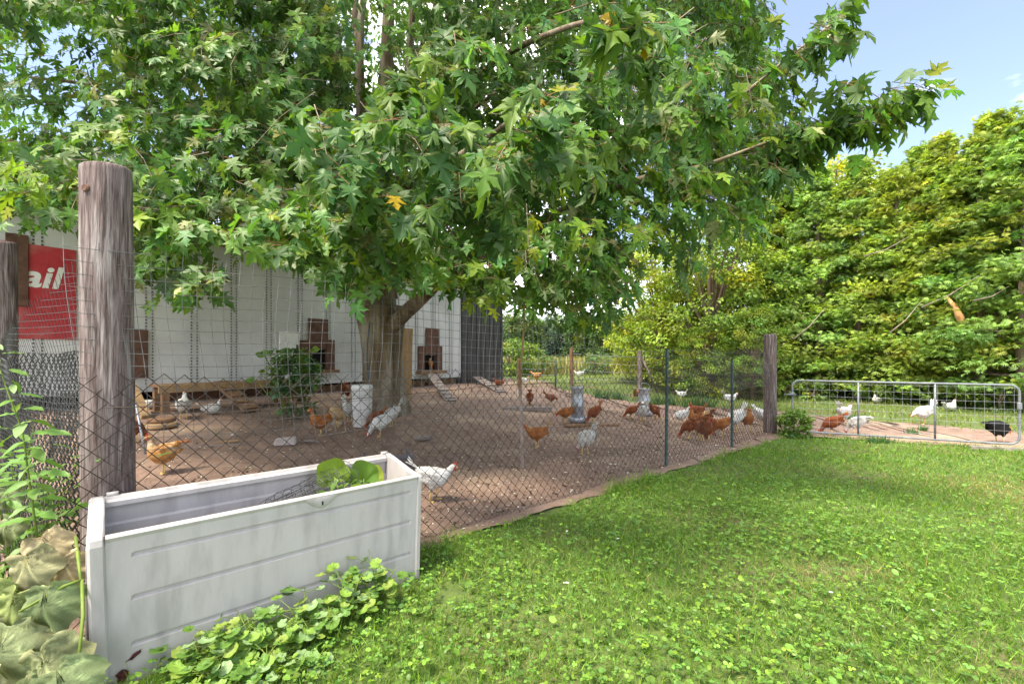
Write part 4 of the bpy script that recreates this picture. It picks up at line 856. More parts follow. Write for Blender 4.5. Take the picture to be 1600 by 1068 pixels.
G_ = 'red-brown hens crowded together near the green steel posts'; gl_ = 'red-brown hen in the crowd between the two green steel posts'
for (a, b, f, ps, cl_, tl) in ((1078, 687, 160, 'peck', 'red', 'up'), (1092, 688, 20, 'walk', 'red', 'mid'), (1085, 677, 200, 'alert', 'brown', 'mid'), (1108, 680, 350, 'low', 'red', 'up'), (1097, 672, 120, 'peck', 'red', 'mid'), (1103, 690, 60, 'peck', 'red', 'mid')): hen(a, b, f, ps, cl_, tl, gl_, 1.05, G_)
hen(1088, 656, 190, 'walk', 'red', 'up', 'single red-brown hen just behind the crowded hens', 1.05)
hen(1064, 665, 200, 'low', 'white', 'mid', 'white hen left of the crowded red-brown hens', .9)
hen(1128, 682, 170, 'peck', 'brown', 'mid', 'brown hen beside the thin green steel post', 1.05)
hen(1148, 675, 200, 'peck', 'white', 'up', 'white hen behind the thin green steel post', 1.25)
hen(1169, 673, 260, 'alert', 'brown', 'low', 'brown hen alone right of the thin green steel post', 1.05)
hen(1191, 666, 300, 'peck', 'white', 'mid', 'white hen pecking left of the gate post', 1.05)
hen(1064, 626, 170, 'walk', 'white', 'up', 'white hen on the far grass strip before the bushes', 1.0)
hen(1140, 636, 5, 'walk', 'white', 'up', 'white hen at the edge of the far grass behind the crowd', 1.1)
hen(1299, 682, 160, 'peck', 'red', 'mid', 'red hen behind the gate near the small bush', 1.05)
hen(1317, 664, 15, 'walk', 'white', 'up', 'white hen with raised tail behind the gate near the red hen', 1.15)
hen(1337, 680, 120, 'peck', 'white', 'low', 'white hen partly hidden by the first gate upright', 1.05)
hen(1441, 664, 175, 'low', 'white', 'up', 'white hen walking behind the second gate upright', 1.15)
hen(1370, 630, 80, 'sit', 'white', 'low', 'white hen resting on the grass near a bright bush', .95)
hen(1484, 642, 20, 'sit', 'white', 'mid', 'white hen sitting at the foot of the cedars', 1.0)
hen(1563, 694, 15, 'low', 'black', 'low', 'black hen by the far end of the gate', 1.2)
hen(778, 609, 200, 'walk', 'red', 'mid', 'red hen at the corner of the dark shed', 1.1)
p = tpt(tu_of(668), tz_of(tu_of(668), 577), .16); hen(0, 0, 290, 'peck', 'brown', 'mid', 'brown hen in the hatch above the long ramp', .95, at=p, lift=.01)
hen(838, 598, 180, 'walk', 'buff', 'mid', 'orange hen on the far lawn by the hedge', 1.2)
hen(817, 604, 20, 'walk', 'white', 'mid', 'white hen on the far lawn behind the leaning stake', 1.1)
hen(905, 594, 170, 'walk', 'white', 'up', 'white hen far off before the grey-green shrub', 1.3)

# ------------------------------------------------------------------ things in the run
def Rz(a): return Matrix.Rotation(a, 3, 'Z')
ang = math.atan2(TU[1], TU[0])
# low platform with ramp
b0 = dp(258, 648); pf = empty('low_platform', b0, 'low brown wooden platform with post legs before the white trailer', 'platform')
zt2 = CH-(603-HY)/FPX*b0.y
La = 2.35; o0 = Vector((b0.x, b0.y, 0)); U3, N3 = Vector((TU[0], TU[1], 0)), Vector((TN[0], TN[1], 0))
for j in range(3): MB().box(o0+U3*(La/2-.1)-N3*(.06+.16*j)+Vector((0, 0, zt2)), La, .15, .045, Rz(ang), bev=.005, jit=.003).build('deck_board', M['wood_brown'], pf)
MB().box(o0+U3*(La/2-.1)+N3*.035+Vector((0, 0, zt2-.045)), La, .035, .13, Rz(ang), bev=.004).build('front_rail', M['wood_tan'], pf)
for a, d in ((.0, 0), (1.9, 0), (0, -.4), (1.9, -.4)):
    q = o0+U3*a+N3*d; z0_ = dz(q.x, q.y); MB().box(q+Vector((0, 0, (z0_+zt2-.03)/2-.02)), .10, .10, zt2-z0_-.01, Rz(ang), bev=.006).build('leg', M['wood_brown'], pf)
MB().box(o0+U3*(La/2)-N3*.55+Vector((0, 0, zt2-.15)), La, .03, .26, Rz(ang)).build('back_board', M['wood_red'], pf)
def ramp(name, A, B, w, label, cleats, mat, th=.03):
    A, B = Vector(A), Vector(B); d = (B-A); Ln = d.length; d /= Ln; s = d.cross(Vector((0, 0, 1))).normalized(); u = s.cross(d); rot = Matrix((d, s, u)).transposed()
    e = empty(name, B, label, 'ramp'); MB().box((A+B)/2+u*th/2, Ln, w, th, rot, bev=.005).build('plank', M[mat], e)
    for i in range(cleats): MB().box(A+d*Ln*(i+.6)/cleats+u*(th+.011), .035, w-.02, .022, rot, bev=.004).build('cleat', M[mat], e)
    return e
rb = dp(405, 645); ra = rb.copy()-N3*-0; ra = o0+U3*1.15+Vector((0, 0, zt2+.01)); 
rb = dp(394, 645); ra = Vector((rb.x, rb.y, 0))-N3*.62-U3*.25; ra.z = zt2+.03
ramp('ramp_board', ra, rb+Vector((0, 0, .015)), .36, 'short wide cleated ramp leading up to the low wooden platform', 5, 'wood_brown')
def hatch_ramp(pa, pb_, py0, w, lab, cl):
    u = tu_of(pa[0]); A = tpt(u, tz_of(u, pa[1])-.02, .28); B = dp(*pb_); return ramp('ramp_board', A, B+Vector((0, 0, .012)), w, lab, cl, 'wood_grey')
hatch_ramp((664, 583), (704, 628), 0, .26, 'long narrow grey ramp from the right hatch down to the dirt', 8)
hatch_ramp((735, 588), (783, 614), 0, .30, 'grey ramp board by the dark shed wall', 7)
# leaning plank and rod near the post
p = dp(222, 655); e = empty('leaning_plank', p, 'tan wooden plank leaning behind the thick post', 'plank'); q = pix(203, 600, p.y+.35)
d = (q-p); rot = Matrix((Vector((.95, .3, 0)), Vector((-.3, .95, 0)), Vector((0, 0, 1)))).transposed()
MB().tube([p+Vector((.06, 0, 0)), q], [.085, .08], 4, phase=.78, smooth=False).build('board', M['wood_tan'], e)
p = dp(227, 711); o = tag(MB().tube([p, pix(212, 628, p.y+.1)], .012, 8).build('metal_rod', M['galv'], None), 'thin metal rod stuck in the dirt behind the thick post', 'rod')
for (px, py, r, h, lab, mt_) in ((247, 669, .21, .05, 'round pale wooden disc lying at the bottom near the platform', 'wood_tan'), (252, 665, .17, .10, 'upper wooden disc stacked on the pale disc', 'wood_brown')):
    p = dp(px, py); m_ = MB(); m_.lathe([(0, h), (r*.96, h), (r, h-.012), (r*1.01, h-.04), (r, h-.048), (0, h-.048)], 26, (p.x, p.y, p.z)); tag(m_.build('wooden_disc', M[mt_]), lab, 'disc')
p = dp(446, 697); m_ = MB(); m_.box(p+Vector((0, 0, .04)), .26, .15, .09, Rz(.35), bev=.018, jit=.008); tag(m_.build('concrete_block', M['stone']), 'pale concrete block lying in the dirt behind the planter', 'block')
p = dp(483, 694); m_ = MB(); m_.tube([p+Vector((-.12, 0, .02)), p+Vector((0, .02, .035)), p+Vector((.13, .05, .015))], [.022, .018, .01], 6, lump=.2); tag(m_.build('stick', M['wood_grey']), 'dark stick beside the pale concrete block', 'stick')
p = dp(357, 693); m_ = MB(); m_.box(p+Vector((0, 0, .014)), .22, .05, .022, Rz(.5), bev=.004); tag(m_.build('scrap_board', M['wood_tan']), 'small pale board scrap lying in the dirt', 'board')
p = dp(366, 682); m_ = MB(); m_.box(p+Vector((0, 0, .012)), .10, .05, .02, Rz(-.6), bev=.004); tag(m_.build('scrap_board', M['stone']), 'tiny pinkish scrap behind the board piece', 'scrap')
p = dp(662, 688); m_ = MB(); m_.box(p+Vector((0, 0, .03)), .22, .16, .05, Rz(.9), bev=.012, jit=.01); tag(m_.build('flat_stone', M['wood_grey']), 'flat dark stone in the dirt right of the white hens', 'stone')
# white bucket
p = dp(566, 668); h = (668-602)/FPX*p.y; r = 15.5/FPX*p.y; bu = empty('white_bucket', p, 'tall white plastic bucket standing before the maple trunk', 'bucket')
MB().lathe([(0, .01), (r*.86, .01), (r*.9, .03), (r*1.0, h*.9), (r*1.06, h*.91), (r*1.06, h*.95), (r, h*.96), (r*1.03, h), (r*.97, h), (r*.95, h*.5), (0, h*.48)], 28, tuple(p)).build('body', M['bucket'], bu)
MB().tube([p+Vector((r*1.07*math.cos(a), -r*1.07*math.sin(a)*.3-r*.75*math.sin(a), h*.90-.10*math.sin(a))) for a in np.linspace(0, math.pi, 12)], .004, 5).build('handle', M['galv'], bu)
# two galvanised feeders
def feeder(px, pyb, pyt, wpx, lab, lean):
    p = dp(px, pyb); k = p.y/FPX; h = (pyb-pyt)*k; r = wpx/2*k; e = empty('poultry_feeder', p, lab, 'feeder', None)
    e.rotation_euler = (0, lean, 0)
    def loc(o): o.parent = e; o.matrix_parent_inverse = Matrix.Identity(4); return o
    loc(MB().lathe([(0, .02), (r*1.3, .012), (r*1.45, .03), (r*1.48, .10), (r*1.42, .11), (r*1.36, .05), (r*.9, .045)], 28).build('feed_pan', M['galv']))
    loc(MB().lathe([(r*.9, .07), (r, .10), (r, h*.45), (r*1.03, h*.455), (r*1.03, h*.47), (r, h*.475), (r*.97, h*.95), (r*1.02, h*.96), (r*1.02, h), (r*.93, h), (r*.93, h*.6), (0, h*.6)], 28).build('hopper', M['galv']))
    loc(MB().tube([(r*math.cos(a), 0, h+.12*math.sin(a)) for a in np.linspace(0, math.pi, 10)], .004, 5).build('bail_handle', M['galv']))
    for q in range(3): a = 2.1*q+.4; loc(MB().tube([(r*.95*math.cos(a), r*.95*math.sin(a), .12), (r*1.42*math.cos(a), r*1.42*math.sin(a), .09)], .005, 5).build('bracket', M['galv']))
feeder(903, 660, 604, 19, 'grey galvanised tube feeder leaning slightly with a pan below', -.03)
feeder(1006, 650, 608, 18, 'second grey galvanised feeder standing upright between three hens', .02)
# leaning stake tied at the fence
p = dp(816, 733); e = empty('leaning_stake', p, 'tall thin pale wooden stake standing inside the fence', 'stake')
Zs = p.y; MB().tube([p+Vector((0, 0, -.1)), pix(816, 680, Zs), pix(814, 640, Zs), pix(812, 600, Zs)], [.022, .021, .021, .020], 6, smooth=False).build('lower_stake', M['wood_grey'], e)
MB().tube([pix(813, 604, Zs-.04), pix(814, 570, Zs-.04), pix(818, 520, Zs-.04), pix(820, 452, Zs-.04)], [.013, .013, .012, .010], 6, lump=.08).build('upper_pole', M['wood_tan'], e)
MB().tube([pix(811, 604, Zs-.05), pix(810, 582, Zs-.05), pix(810, 562, Zs-.05)], [.018, .017, .017], 6, smooth=False).build('splint', M['wood_brown'], e)
# far fence of the run
ff = empty('wire_fence', dp(935, 612), 'far thin wire fence on assorted posts along the field', 'fence')
fpts = []
for (px, pb2, pt2, w, mt_) in ((810, 604, 560, 4, 'wood_brown'), (868, 606, 560, 2.6, 'green_steel'), (893, 604, 543, 6, 'wood_brown'), (1000, 612, 548, 7.5, 'wood_post')):
    p = gp(px, pb2); k = p.y/FPX; h = (pb2-pt2)*k; fpts.append((p, h))
    if w > 5: wood_post('post', p, h, w/2*k, ff, mat=mt_, n=14)
    else: MB().tube([p+Vector((0, 0, -.1)), p+Vector((0, 0, h))], w/2*k, 6).build('post', M[mt_], ff)
p, h = fpts[-1]; MB().tube([p+Vector((.55, -.2, 0)), p+Vector((.04, 0, h*.88))], .035, 8).build('brace', M['wood_post'], ff)
for (A, ha), (B, hb) in zip(fpts[:-1], fpts[1:]):
    for f in (.25, .45, .65, .85): MB().tube([A+Vector((0, 0, ha*f)), (A+B)/2+Vector((0, 0, (ha+hb)/2*f-.02)), B+Vector((0, 0, hb*f))], .004, 4, cap=False).build('wire', M['galv'], ff)
# dark plastic frame behind the planter
p = dp(612, 752); e = empty('plastic_crate_frame', p, 'dark grey plastic crate edge sticking up behind the planter', 'crate'); zt3 = CH-(705-HY)/FPX*p.y
cA, cB = pix(585, 716, p.y+.0), pix(632, 706, p.y+.12); dd_ = (cB-cA); dh = Vector((dd_.x, dd_.y, 0)); rot = Rz(math.atan2(dh.y, dh.x)); Lc = dh.length+.2; cc = (cA+cB)/2
hC = cc.z-p.z
MB().box(Vector((cc.x, cc.y, cc.z-.03)), Lc, .03, .05, rot, bev=.006).build('top_rail', M['plastic_dark'], e)
for sx in (-1, 0, 1): MB().box(Vector((cc.x, cc.y, p.z))+rot @ Vector((sx*(Lc/2-.02), 0, hC/2-.03)), .035, .028, hC-.052, rot, bev=.005).build('upright', M['plastic_dark'], e)
for q in (.25, .6): MB().box(Vector((cc.x, cc.y, p.z+hC*q))+Vector((0, 0, 0)), Lc-.05, .018, .06, rot, bev=.004).build('slat', M['plastic_dark'], e)
for sx in (-1, 1): MB().box(Vector((cc.x, cc.y, p.z+hC*.5))+rot @ Vector((sx*(Lc/2-.02), .17, 0)), .025, .30, hC*.9, rot, bev=.004).build('side', M['plastic_dark'], e)
# boards under the far end of the gate, plywood by the trunk, planks edging a hollow
A, B = gp(1515, 702), gp(1596, 706); tag(MB().tube([A+Vector((0, 0, .03)), B+Vector((0, 0, .03))], .035, 4, phase=.78, smooth=False).build('ground_board', M['wood_grey']), 'grey board lying on the ground under the gate end', 'board')
u = tu_of(628); A = dp(628, 622); pw = MB(); wv = .42; hgt = (622-512)/FPX*A.y
pw.box(A+Vector((0, .12, hgt/2)), wv, .02, hgt, Matrix.Rotation(-.10, 3, 'X') @ Rz(.35), bev=.003); tag(pw.build('plywood_sheet', M['wood_tan']), 'orange-brown plywood sheet leaning beside the maple trunk', 'plywood')
p = dp(825, 643); tag(MB().box(p+Vector((0, .05, .05)), 1.1, .10, .10, Rz(.05), bev=.012, jit=.006).build('timber', M['wood_grey']), 'half sunk grey timber edging a hollow in the dirt', 'timber')
p = dp(925, 668); tag(MB().box(p+Vector((0, .05, .012)), 1.0, .10, .05, Rz(.02), bev=.012, jit=.006).build('timber', M['wood_brown']), 'thin brown timber lying behind the bending white hen', 'timber')
# ------------------------------------------------------------------ planter contents and plants
def leaf_obj(me, P, t, n, sc, parent, name='leaf'):
    Mm = frames(np.array([t], float), np.array([n], float), np.array([sc], float))[0]
    o = bpy.data.objects.new(name, me); C.objects.link(o); o.matrix_basis = Matrix([list(Mm[r])+[P[r]] for r in range(3)]+[[0, 0, 0, 1]]); setp(o, parent); return o
def round_leaf(seed, col, lobes=7, cup=.18, notch=True, mat='foliage'):
    r = np.random.default_rng(seed); n = 28; v = [(0, .12, .0)]; 
    for ring, rr in ((0, .55), (1, 1.0)):
        for i in range(n):
            a = -math.pi/2+2*math.pi*i/n; d = abs(((i/n)+.5) % 1-.5)*2   # 0 at the stalk
            q = rr*(1+.07*math.cos(lobes*2*math.pi*i/n) if ring else 1)*(.45+.55*min(1, d*5) if notch else 1)*.5
            v.append((q*math.cos(a), .42+q*math.sin(a), (cup*q*q*2-.10*abs(math.sin(lobes*math.pi*i/n))*q+r.normal(0, .012))))
    f = [(0, 1+i, 1+(i+1) % n) for i in range(n)]
    for i in range(n): j = (i+1) % n; f += [(1+i, 1+n+i, 1+n+j), (1+i, 1+n+j, 1+j)]
    me = npmesh('leaf', np.array(v), np.array(f), np.repeat(np.clip(vary(col, 1, .12, .08), .003, .8), len(v), 0), smooth=True); me.materials.append(M[mat]); return me
def lance_leaf(seed, col, w=.16, mat='foliage', wave=.02, n=9, curl=-.5):
    r = np.random.default_rng(seed); v = []; f = []
    for i in range(n):
        t = i/(n-1); ww = w*math.sin(math.pi*min(.985, t*.93+.05))**.8; z = curl*t*t*.5
        v += [(-ww, t, z+.06*ww/w*.5+r.normal(0, wave)), (0, t, z), (ww, t, z+.06*ww/w*.5+r.normal(0, wave))]
    for i in range(n-1):
        b = 3*i; f += [(b, b+1, b+4), (b, b+4, b+3), (b+1, b+2, b+5), (b+1, b+5, b+4)]
    me = npmesh('leaf', np.array(v), np.array(f), np.repeat(np.clip(vary(col, 1, .12, .08), .003, .8), len(v), 0), smooth=True); me.materials.append(M[mat]); return me
def limp_leaf(seed, col, mat='wilted'):
    # broad heart-shaped leaf, creased along its veins, crumpled and hanging
    r = np.random.default_rng(seed); nr, na = 10, 48; v = [(0, .08, 0)]; f = []; ph = r.uniform(0, 6, 8); cl = [np.array(col)*1.25]
    va = [math.pi/2+d for d in (-2.1, -1.35, -.65, 0, .62, 1.4, 2.15)]
    for k in range(1, nr+1):
        rr = k/nr
        for i in range(na):
            a = -math.pi/2+2*math.pi*i/na; d = abs(((i/na)+.5) % 1-.5)*2; q = .55*rr*(.5+.5*min(1, d*4.5))*(1+.08*math.sin(5*a+ph[0])+.03*math.sin(17*a+ph[4]))
            x, y = q*math.cos(a), .40+q*math.sin(a)*1.08
            vd = min(abs((math.atan2(y-.08, x+1e-6)-w+math.pi) % (2*math.pi)-math.pi) for w in va)
            z = -.085*math.exp(-(vd/.13)**2)*min(1, rr*1.5)+.10*math.sin(x*8+ph[1])*rr+.06*math.sin(y*9+ph[2])*rr+.02*math.sin(23*x+19*y+ph[3])*rr+.06*rr**3*math.sin(9*a+ph[5])-.75*abs(x)**1.4-.30*y*y+r.normal(0, .006)
            v.append((x, y, z)); cl.append(np.array(col)*(1+1.1*math.exp(-(vd/.055)**2))*(1+.25*math.sin(6*x+5*y+ph[6]))+np.array((.10, .06, .03))*max(0, rr-.75)*2*max(0, math.sin(3*a+ph[7])))
    for i in range(na): f.append((0, 1+i, 1+(i+1) % na))
    for k in range(nr-1):
        for i in range(na): j = (i+1) % na; a, b, c, d = 1+k*na+i, 1+k*na+j, 1+(k+1)*na+j, 1+(k+1)*na+i; f += [(a, d, c), (a, c, b)]
    me = npmesh('leaf', np.array(v), np.array(f), np.clip(np.array(cl), .003, .8), smooth=True); me.materials.append(M[mat]); return me
# roll of netting inside the planter
nr_ = empty('netting_roll', bpt(.78, .2, .45), 'rolled up wire netting lying inside the grey planter', 'netting')
A, B = bpt(.40, .10, .44), bpt(1.08, .27, .60); ax = (B-A).normalized(); s1_ = ax.cross(Vector((0, 0, 1))).normalized(); u1_ = s1_.cross(ax); m_ = MB()
for layer in (1.0, .62):
    for k in range(11):
        a = 2*math.pi*k/11; m_.tube([A.lerp(B, t)+(s1_*math.cos(a+t*1.2)+u1_*math.sin(a+t*1.2)*.8)*(.012+.075*min(1, t*2.2))*layer*(1+.1*math.sin(t*14+k)) for t in np.linspace(0, 1, 12)], .0017, 3, cap=False)
    for t in np.linspace(.05, 1, 15):
        m_.tube([A.lerp(B, t)+(s1_*math.cos(a)+u1_*math.sin(a)*.8)*(.012+.075*min(1, t*2.2))*layer*(1+.06*math.sin(3*a+t*20)) for a in np.linspace(0, 6.283, 18)], .0017, 3, cap=False)
tag(m_.build('mesh', M['net_black'], nr_), kind='stuff')
# young squash plant in the planter
big = [round_leaf(s, c, 5, .25) for s, c in ((1, (.17, .27, .035)), (2, (.14, .25, .04)), (3, (.20, .28, .05)))]
small = [lance_leaf(s, (.11, .21, .03), .24) for s in (4, 5)]
sq = empty('squash_plant', bpt(1.08, .2, .17), 'young bright green squash plant growing inside the grey planter', 'plant')
for (a, d, z, tx, tz_, sc, k) in ((1.00, .235, .60, -.2, .75, .145, 0), (1.125, .20, .575, .25, .8, .15, 1), (1.16, .25, .58, .7, .35, .13, 2), (1.05, .15, .545, .3, .2, .09, 0), (.93, .12, .545, -.8, .1, .09, 1)):
    c = bpt(a, d, z); leaf_obj(big[k], c-Vector((0, 0, .05)), (tx, -.1, tz_), (.15, -1, .55), sc*1.2, sq); MB().tube([bpt(1.07, .2, .17), bpt((1.07+a)/2, .2, .4), c-Vector((0, 0, .045))], .005, 5).build('stem', M['stem'], sq)
for i in range(14): leaf_obj(small[i % 2], bpt(1.0+random.uniform(-.1, .12), .17+random.uniform(-.04, .04), .52+random.uniform(-.03, .03)), (random.uniform(-1, 1), random.uniform(-.6, .2), random.uniform(.1, .7)), (0, -.5, 1), random.uniform(.05, .08), sq)
# mallows in front of the planter
mal = [round_leaf(30+i, c, 7, .22) for i, c in enumerate(((.105, .225, .045), (.13, .25, .05), (.17, .275, .07), (.09, .19, .04), (.20, .28, .10), (.12, .235, .05)))]
def mallow(cx, cy, spread, hmax, nleaf, lab):
    e = empty('mallow_plant', (cx, cy, float(gz(cx, cy))), lab, 'plant')
    stems_ = MB(); hs = [(random.uniform(-spread, spread), random.uniform(-spread*.7, spread*.7), random.uniform(.45, 1)*hmax) for _ in range(max(3, nleaf//9))]
    for (ox, oy, hh) in hs: stems_.tube([(cx, cy, .0), (cx+ox*.5, cy+oy*.5, hh*.6), (cx+ox, cy+oy, hh)], [.004, .003, .002], 5)
    for i in range(nleaf):
        ox, oy, hh = random.choice(hs); t = random.uniform(.25, 1.05); b = Vector((cx+ox*t, cy+oy*t, hh*t**.8)); a = random.uniform(0, 6.28); d = Vector((math.cos(a), math.sin(a)-.25, random.uniform(-.1, .5)))
        q = b+d*random.uniform(.03, .08); q.z = max(q.z, .02); stems_.tube([b, q], [.0017, .0013], 4, cap=False)
        leaf_obj(random.choice(mal), q, d+Vector((0, 0, -.3)), (random.gauss(0, .35), -.25+random.gauss(0, .3), 1), random.uniform(.036, .070)*(1.1-.35*t*.6), e)
    stems_.build('stems', M['stem'], e)
fx = lambda a, o: (BL+bx_*a-by_*o)
for (a, o, sp, h, n, lab) in ((.34, .10, .12, .14, 62, 'leafy mallow before the planter below its cracked corner'), (.52, .12, .13, .16, 62, 'leafy mallow against the middle of the planter front'), (.72, .11, .13, .20, 60, 'tall leafy mallow right of the planter middle'), (.92, .10, .12, .22, 58, 'upright leafy mallow leaning on the planter front'), (1.08, .10, .11, .24, 52, 'tallest leafy mallow near the planter right end'), (.62, .30, .15, .09, 48, 'low spreading mallow in the grass before the planter'), (.40, .28, .13, .08, 44, 'low mallow patch by the lawn edge before the cracked corner')):
    p = fx(a, o); mallow(p.x, p.y, sp, h, n, lab)
# wilted squash leaves heaped left of the planter
wil = [limp_leaf(50+i, c) for i, c in enumerate(((.15, .18, .09), (.18, .20, .10), (.13, .17, .08), (.20, .20, .11), (.17, .21, .075), (.30, .25, .15)))]
wp = empty('wilted_squash', (-1.95, 1.75, 0), 'heap of limp grey-green squash leaves left of the planter', 'plant')
for i, (px, py, Z, s, t, n) in enumerate(((40, 1010, 1.52, .24, (.1, -.5, -1), (.1, -1, .3)), (95, 1045, 1.50, .20, (.5, -.3, -.8), (.1, -.9, .6)), (105, 950, 1.58, .19, (.2, -.4, -1), (.2, -1, .4)), (70, 900, 1.66, .17, (.5, -.3, -.8), (0, -.8, .7)), (20, 935, 1.62, .18, (-.4, -.3, -.8), (-.2, -.9, .5)), (95, 870, 1.78, .16, (.7, -.2, -.5), (0, -.5, .9)), (50, 845, 1.85, .13, (-.2, -.4, -.8), (.1, -.9, .5)), (15, 875, 1.75, .14, (-.6, -.2, -.6), (0, -.7, .7)), (120, 1075, 1.42, .20, (.6, -.4, -.6), (.2, -.7, .8)), (0, 1075, 1.45, .22, (-.3, -.5, -.8), (0, -.8, .6)), (60, 960, 1.60, .15, (-.1, -.3, -1), (.3, -1, .2)), (130, 905, 1.72, .14, (.4, -.1, -.9), (.5, -.9, .3)), (45, 800, 1.95, .11, (.1, -.3, -.9), (.2, -.9, .4)), (20, 1000, 1.60, .20, (-.4, -.3, -.9), (-.3, -.9, .4)), (80, 1085, 1.5, .2, (.0, -.4, -.9), (.1, -.8, .6)))):
    q = pix(px-34, py-38, Z); leaf_obj(wil[i % 6], q, t, n, s*.86, wp)
for i, pts in enumerate((((118, 838, 1.82), (122, 870, 1.72), (126, 905, 1.64)), ((128, 905, 1.64), (130, 960, 1.58), (122, 1040, 1.5)), ((128, 905, 1.64), (100, 915, 1.6), (30, 955, 1.56)))):
    MB().tube([pix(*q) for q in pts], [.005, .006, .004], 7).build('green_stem', M['stem'], wp)
# tall weed with lance leaves and weed clump at the left edge
ln_ = [lance_leaf(60+i, c, .17) for i, c in enumerate(((.11, .225, .035), (.14, .25, .04), (.09, .19, .035), (.17, .26, .09)))]
tw = empty('tall_weed', pix(75, 1000, 1.85)*1.0, 'tall weed with drooping pale green lance leaves beside the side fence', 'weed')
tw.location.z = .0; sx, sy = pix(36, 600, 1.85)[:2]
MB().tube([(sx+.05, sy, 0), (sx+.06, sy, .5), (sx+.02, sy-.02, .95), (sx-.1, sy-.03, 1.31)], [.005, .0045, .003, .002], 6).build('stem', M['stem'], tw)
for i in range(48):
    z = .35+.96*i/47; a = i*2.4; d = Vector((math.cos(a), math.sin(a)*.8-.2, random.uniform(-.45, .25))); b = Vector((sx+.06-.16*max(0, (z-.8)/.5)**1.5, sy-.01, z)); leaf_obj(ln_[i % 4], b+d*.01, d, (random.gauss(0, .3), -.4, 1), random.uniform(.07, .12)*(1.15-.45*max(0, z-.9)/.4), tw)
for j, (px, py, Z, n, h, lab) in enumerate(((30, 860, 2.05, 130, .85, 'dense bright green weed clump by the side fence'), (70, 820, 2.2, 110, .75, 'weed clump growing through the side fence'), (-10, 800, 2.1, 120, .95, 'tall leafy weeds before the far wooden post'), (15, 700, 2.9, 40, .8, 'weeds growing under the bunched netting'))):
    c = pix(px, 700, Z); c.z = float(gz(c.x, c.y)); e = empty('weed_clump', c, lab, 'weed'); sm_ = MB()
    for k in range(n):
        ox, oy = random.gauss(0, .10), random.gauss(0, .10); z = random.uniform(.05, 1)*h; a = random.uniform(0, 6.28); b = c+Vector((ox*(.5+z), oy*(.5+z), z)); leaf_obj(ln_[k % 3], b, (math.cos(a), math.sin(a)-.3, random.uniform(-.3, .5)), (random.gauss(0, .3), -.3, 1), random.uniform(.05, .09), e)
        if k % 5 == 0: sm_.tube([c, b], [.004, .002], 4, cap=False)
    sm_.build('stems', M['stem'], e)
# burdock-like bush in the run and small bush by the gate post
for (px, py, hpx, wpx, lab, tint, pr, nm) in ((460, 650, 104, 76, 'leafy green bush before the white trailer in the run', (.09, .17, .055), (.06, .12), 'run_bush'), (1241, 682, 40, 44, 'small bright green bush at the foot of the gate post', (.12, .22, .035), (.035, .06), 'small_bush')):
    p = dp(px, py); k = p.y/FPX; ms = leafy_mesh(70+px, H=hpx*k, Rm=wpx/2*k, clumps=60, per=24, tint=tint, ls=pr, cl=.95); plant_tree(nm, ms, p, lab, 'bush', 1, 1, 0, parts=('foliage', 'stem'))
e = empty('leafy_stalk', dp(445, 648), 'tall loose stalk with broad leaves rising over the run bush', 'plant')
for (px, py, s) in ((408, 548, .13), (425, 560, .12), (440, 545, .10), (475, 556, .14), (485, 545, .12), (470, 575, .12), (400, 592, .12)):
    q = pix(px, py, e.location.y); leaf_obj(big[0 if px > 460 else 1], q, (random.uniform(-1, 1), -.2, -.3), (0, -.6, .8), s*1.5, e); MB().tube([e.location, pix((px+445)/2, py+30, e.location.y), q], .008, 5).build('stem', M['stem'], e)
# strap-leaved plants along the far edge of the dirt
for i, (px, py, s) in enumerate(((940, 622, 1.0), (965, 625, 1.0), (1050, 634, 1.1), (1080, 636, 1.1), (1105, 636, 1.1), (1030, 632, .9), (1330, 656, .5), (1442, 673, .4), (1425, 678, .4), (1365, 692, .4), (1382, 692, .4))):
    p = gp(px, py); n = 60; x = p.x+np.clip(rng.normal(0, .10*s, n), -.2*s, .2*s); y = p.y+np.clip(rng.normal(0, .08*s, n), -.16*s, .16*s); P = np.stack([x, y, gz(x, y)], -1); t = np.array((0, 0, 1.0))+rng.normal(0, .38, (n, 3)); hh = rng.uniform(.18, .36, n)*s
    c = vary((.07, .15, .05), n, .2, .1); o = inst('grass_tuft', BL_, frames(t, rng.normal(0, 1, (n, 3)), np.stack([np.full(n, .035*s), hh, hh], -1)), P-np.array(p)[None], c, M['grass']); o.location = p
    tag(o, 'green tuft of strap leaves along the far edge of the dirt', 'plant', 'tufts at the edge of the dirt') if s > .6 else tag(o, 'small green tuft growing in the dirt by the gate', 'plant', 'small tufts by the gate')

# ------------------------------------------------------------------ lawn
def lawn_ok(x, y, m=0.0):
    inbox = ((x-BL.x)*bx_.x+(y-BL.y)*bx_.y > -.02) & ((x-BL.x)*bx_.x+(y-BL.y)*bx_.y < LB+.02) & ((x-BL.x)*by_.x+(y-BL.y)*by_.y > -.005) & ((x-BL.x)*by_.x+(y-BL.y)*by_.y < 1.2)
    e = .20+.045*np.sin(x*4.1)+.03*np.sin(x*11+y*3)+m
    return (sf(x, y) > e) & ((sg(x, y) > .02+m) | (x < 4.3)) & ~inbox & (x > -1.62)
bare = gp(703, 930); dry = gp(1310, 895); dry2 = gp(1590, 770)
def patch(x, y): return np.exp(-(((x-bare.x)/.085)**2+((y-bare.y)/.12)**2)), np.exp(-(((x-dry.x)/.24)**2+((y-dry.y)/.17)**2))+np.exp(-(((x-dry2.x)/.5)**2+((y-dry2.y)/.5)**2))
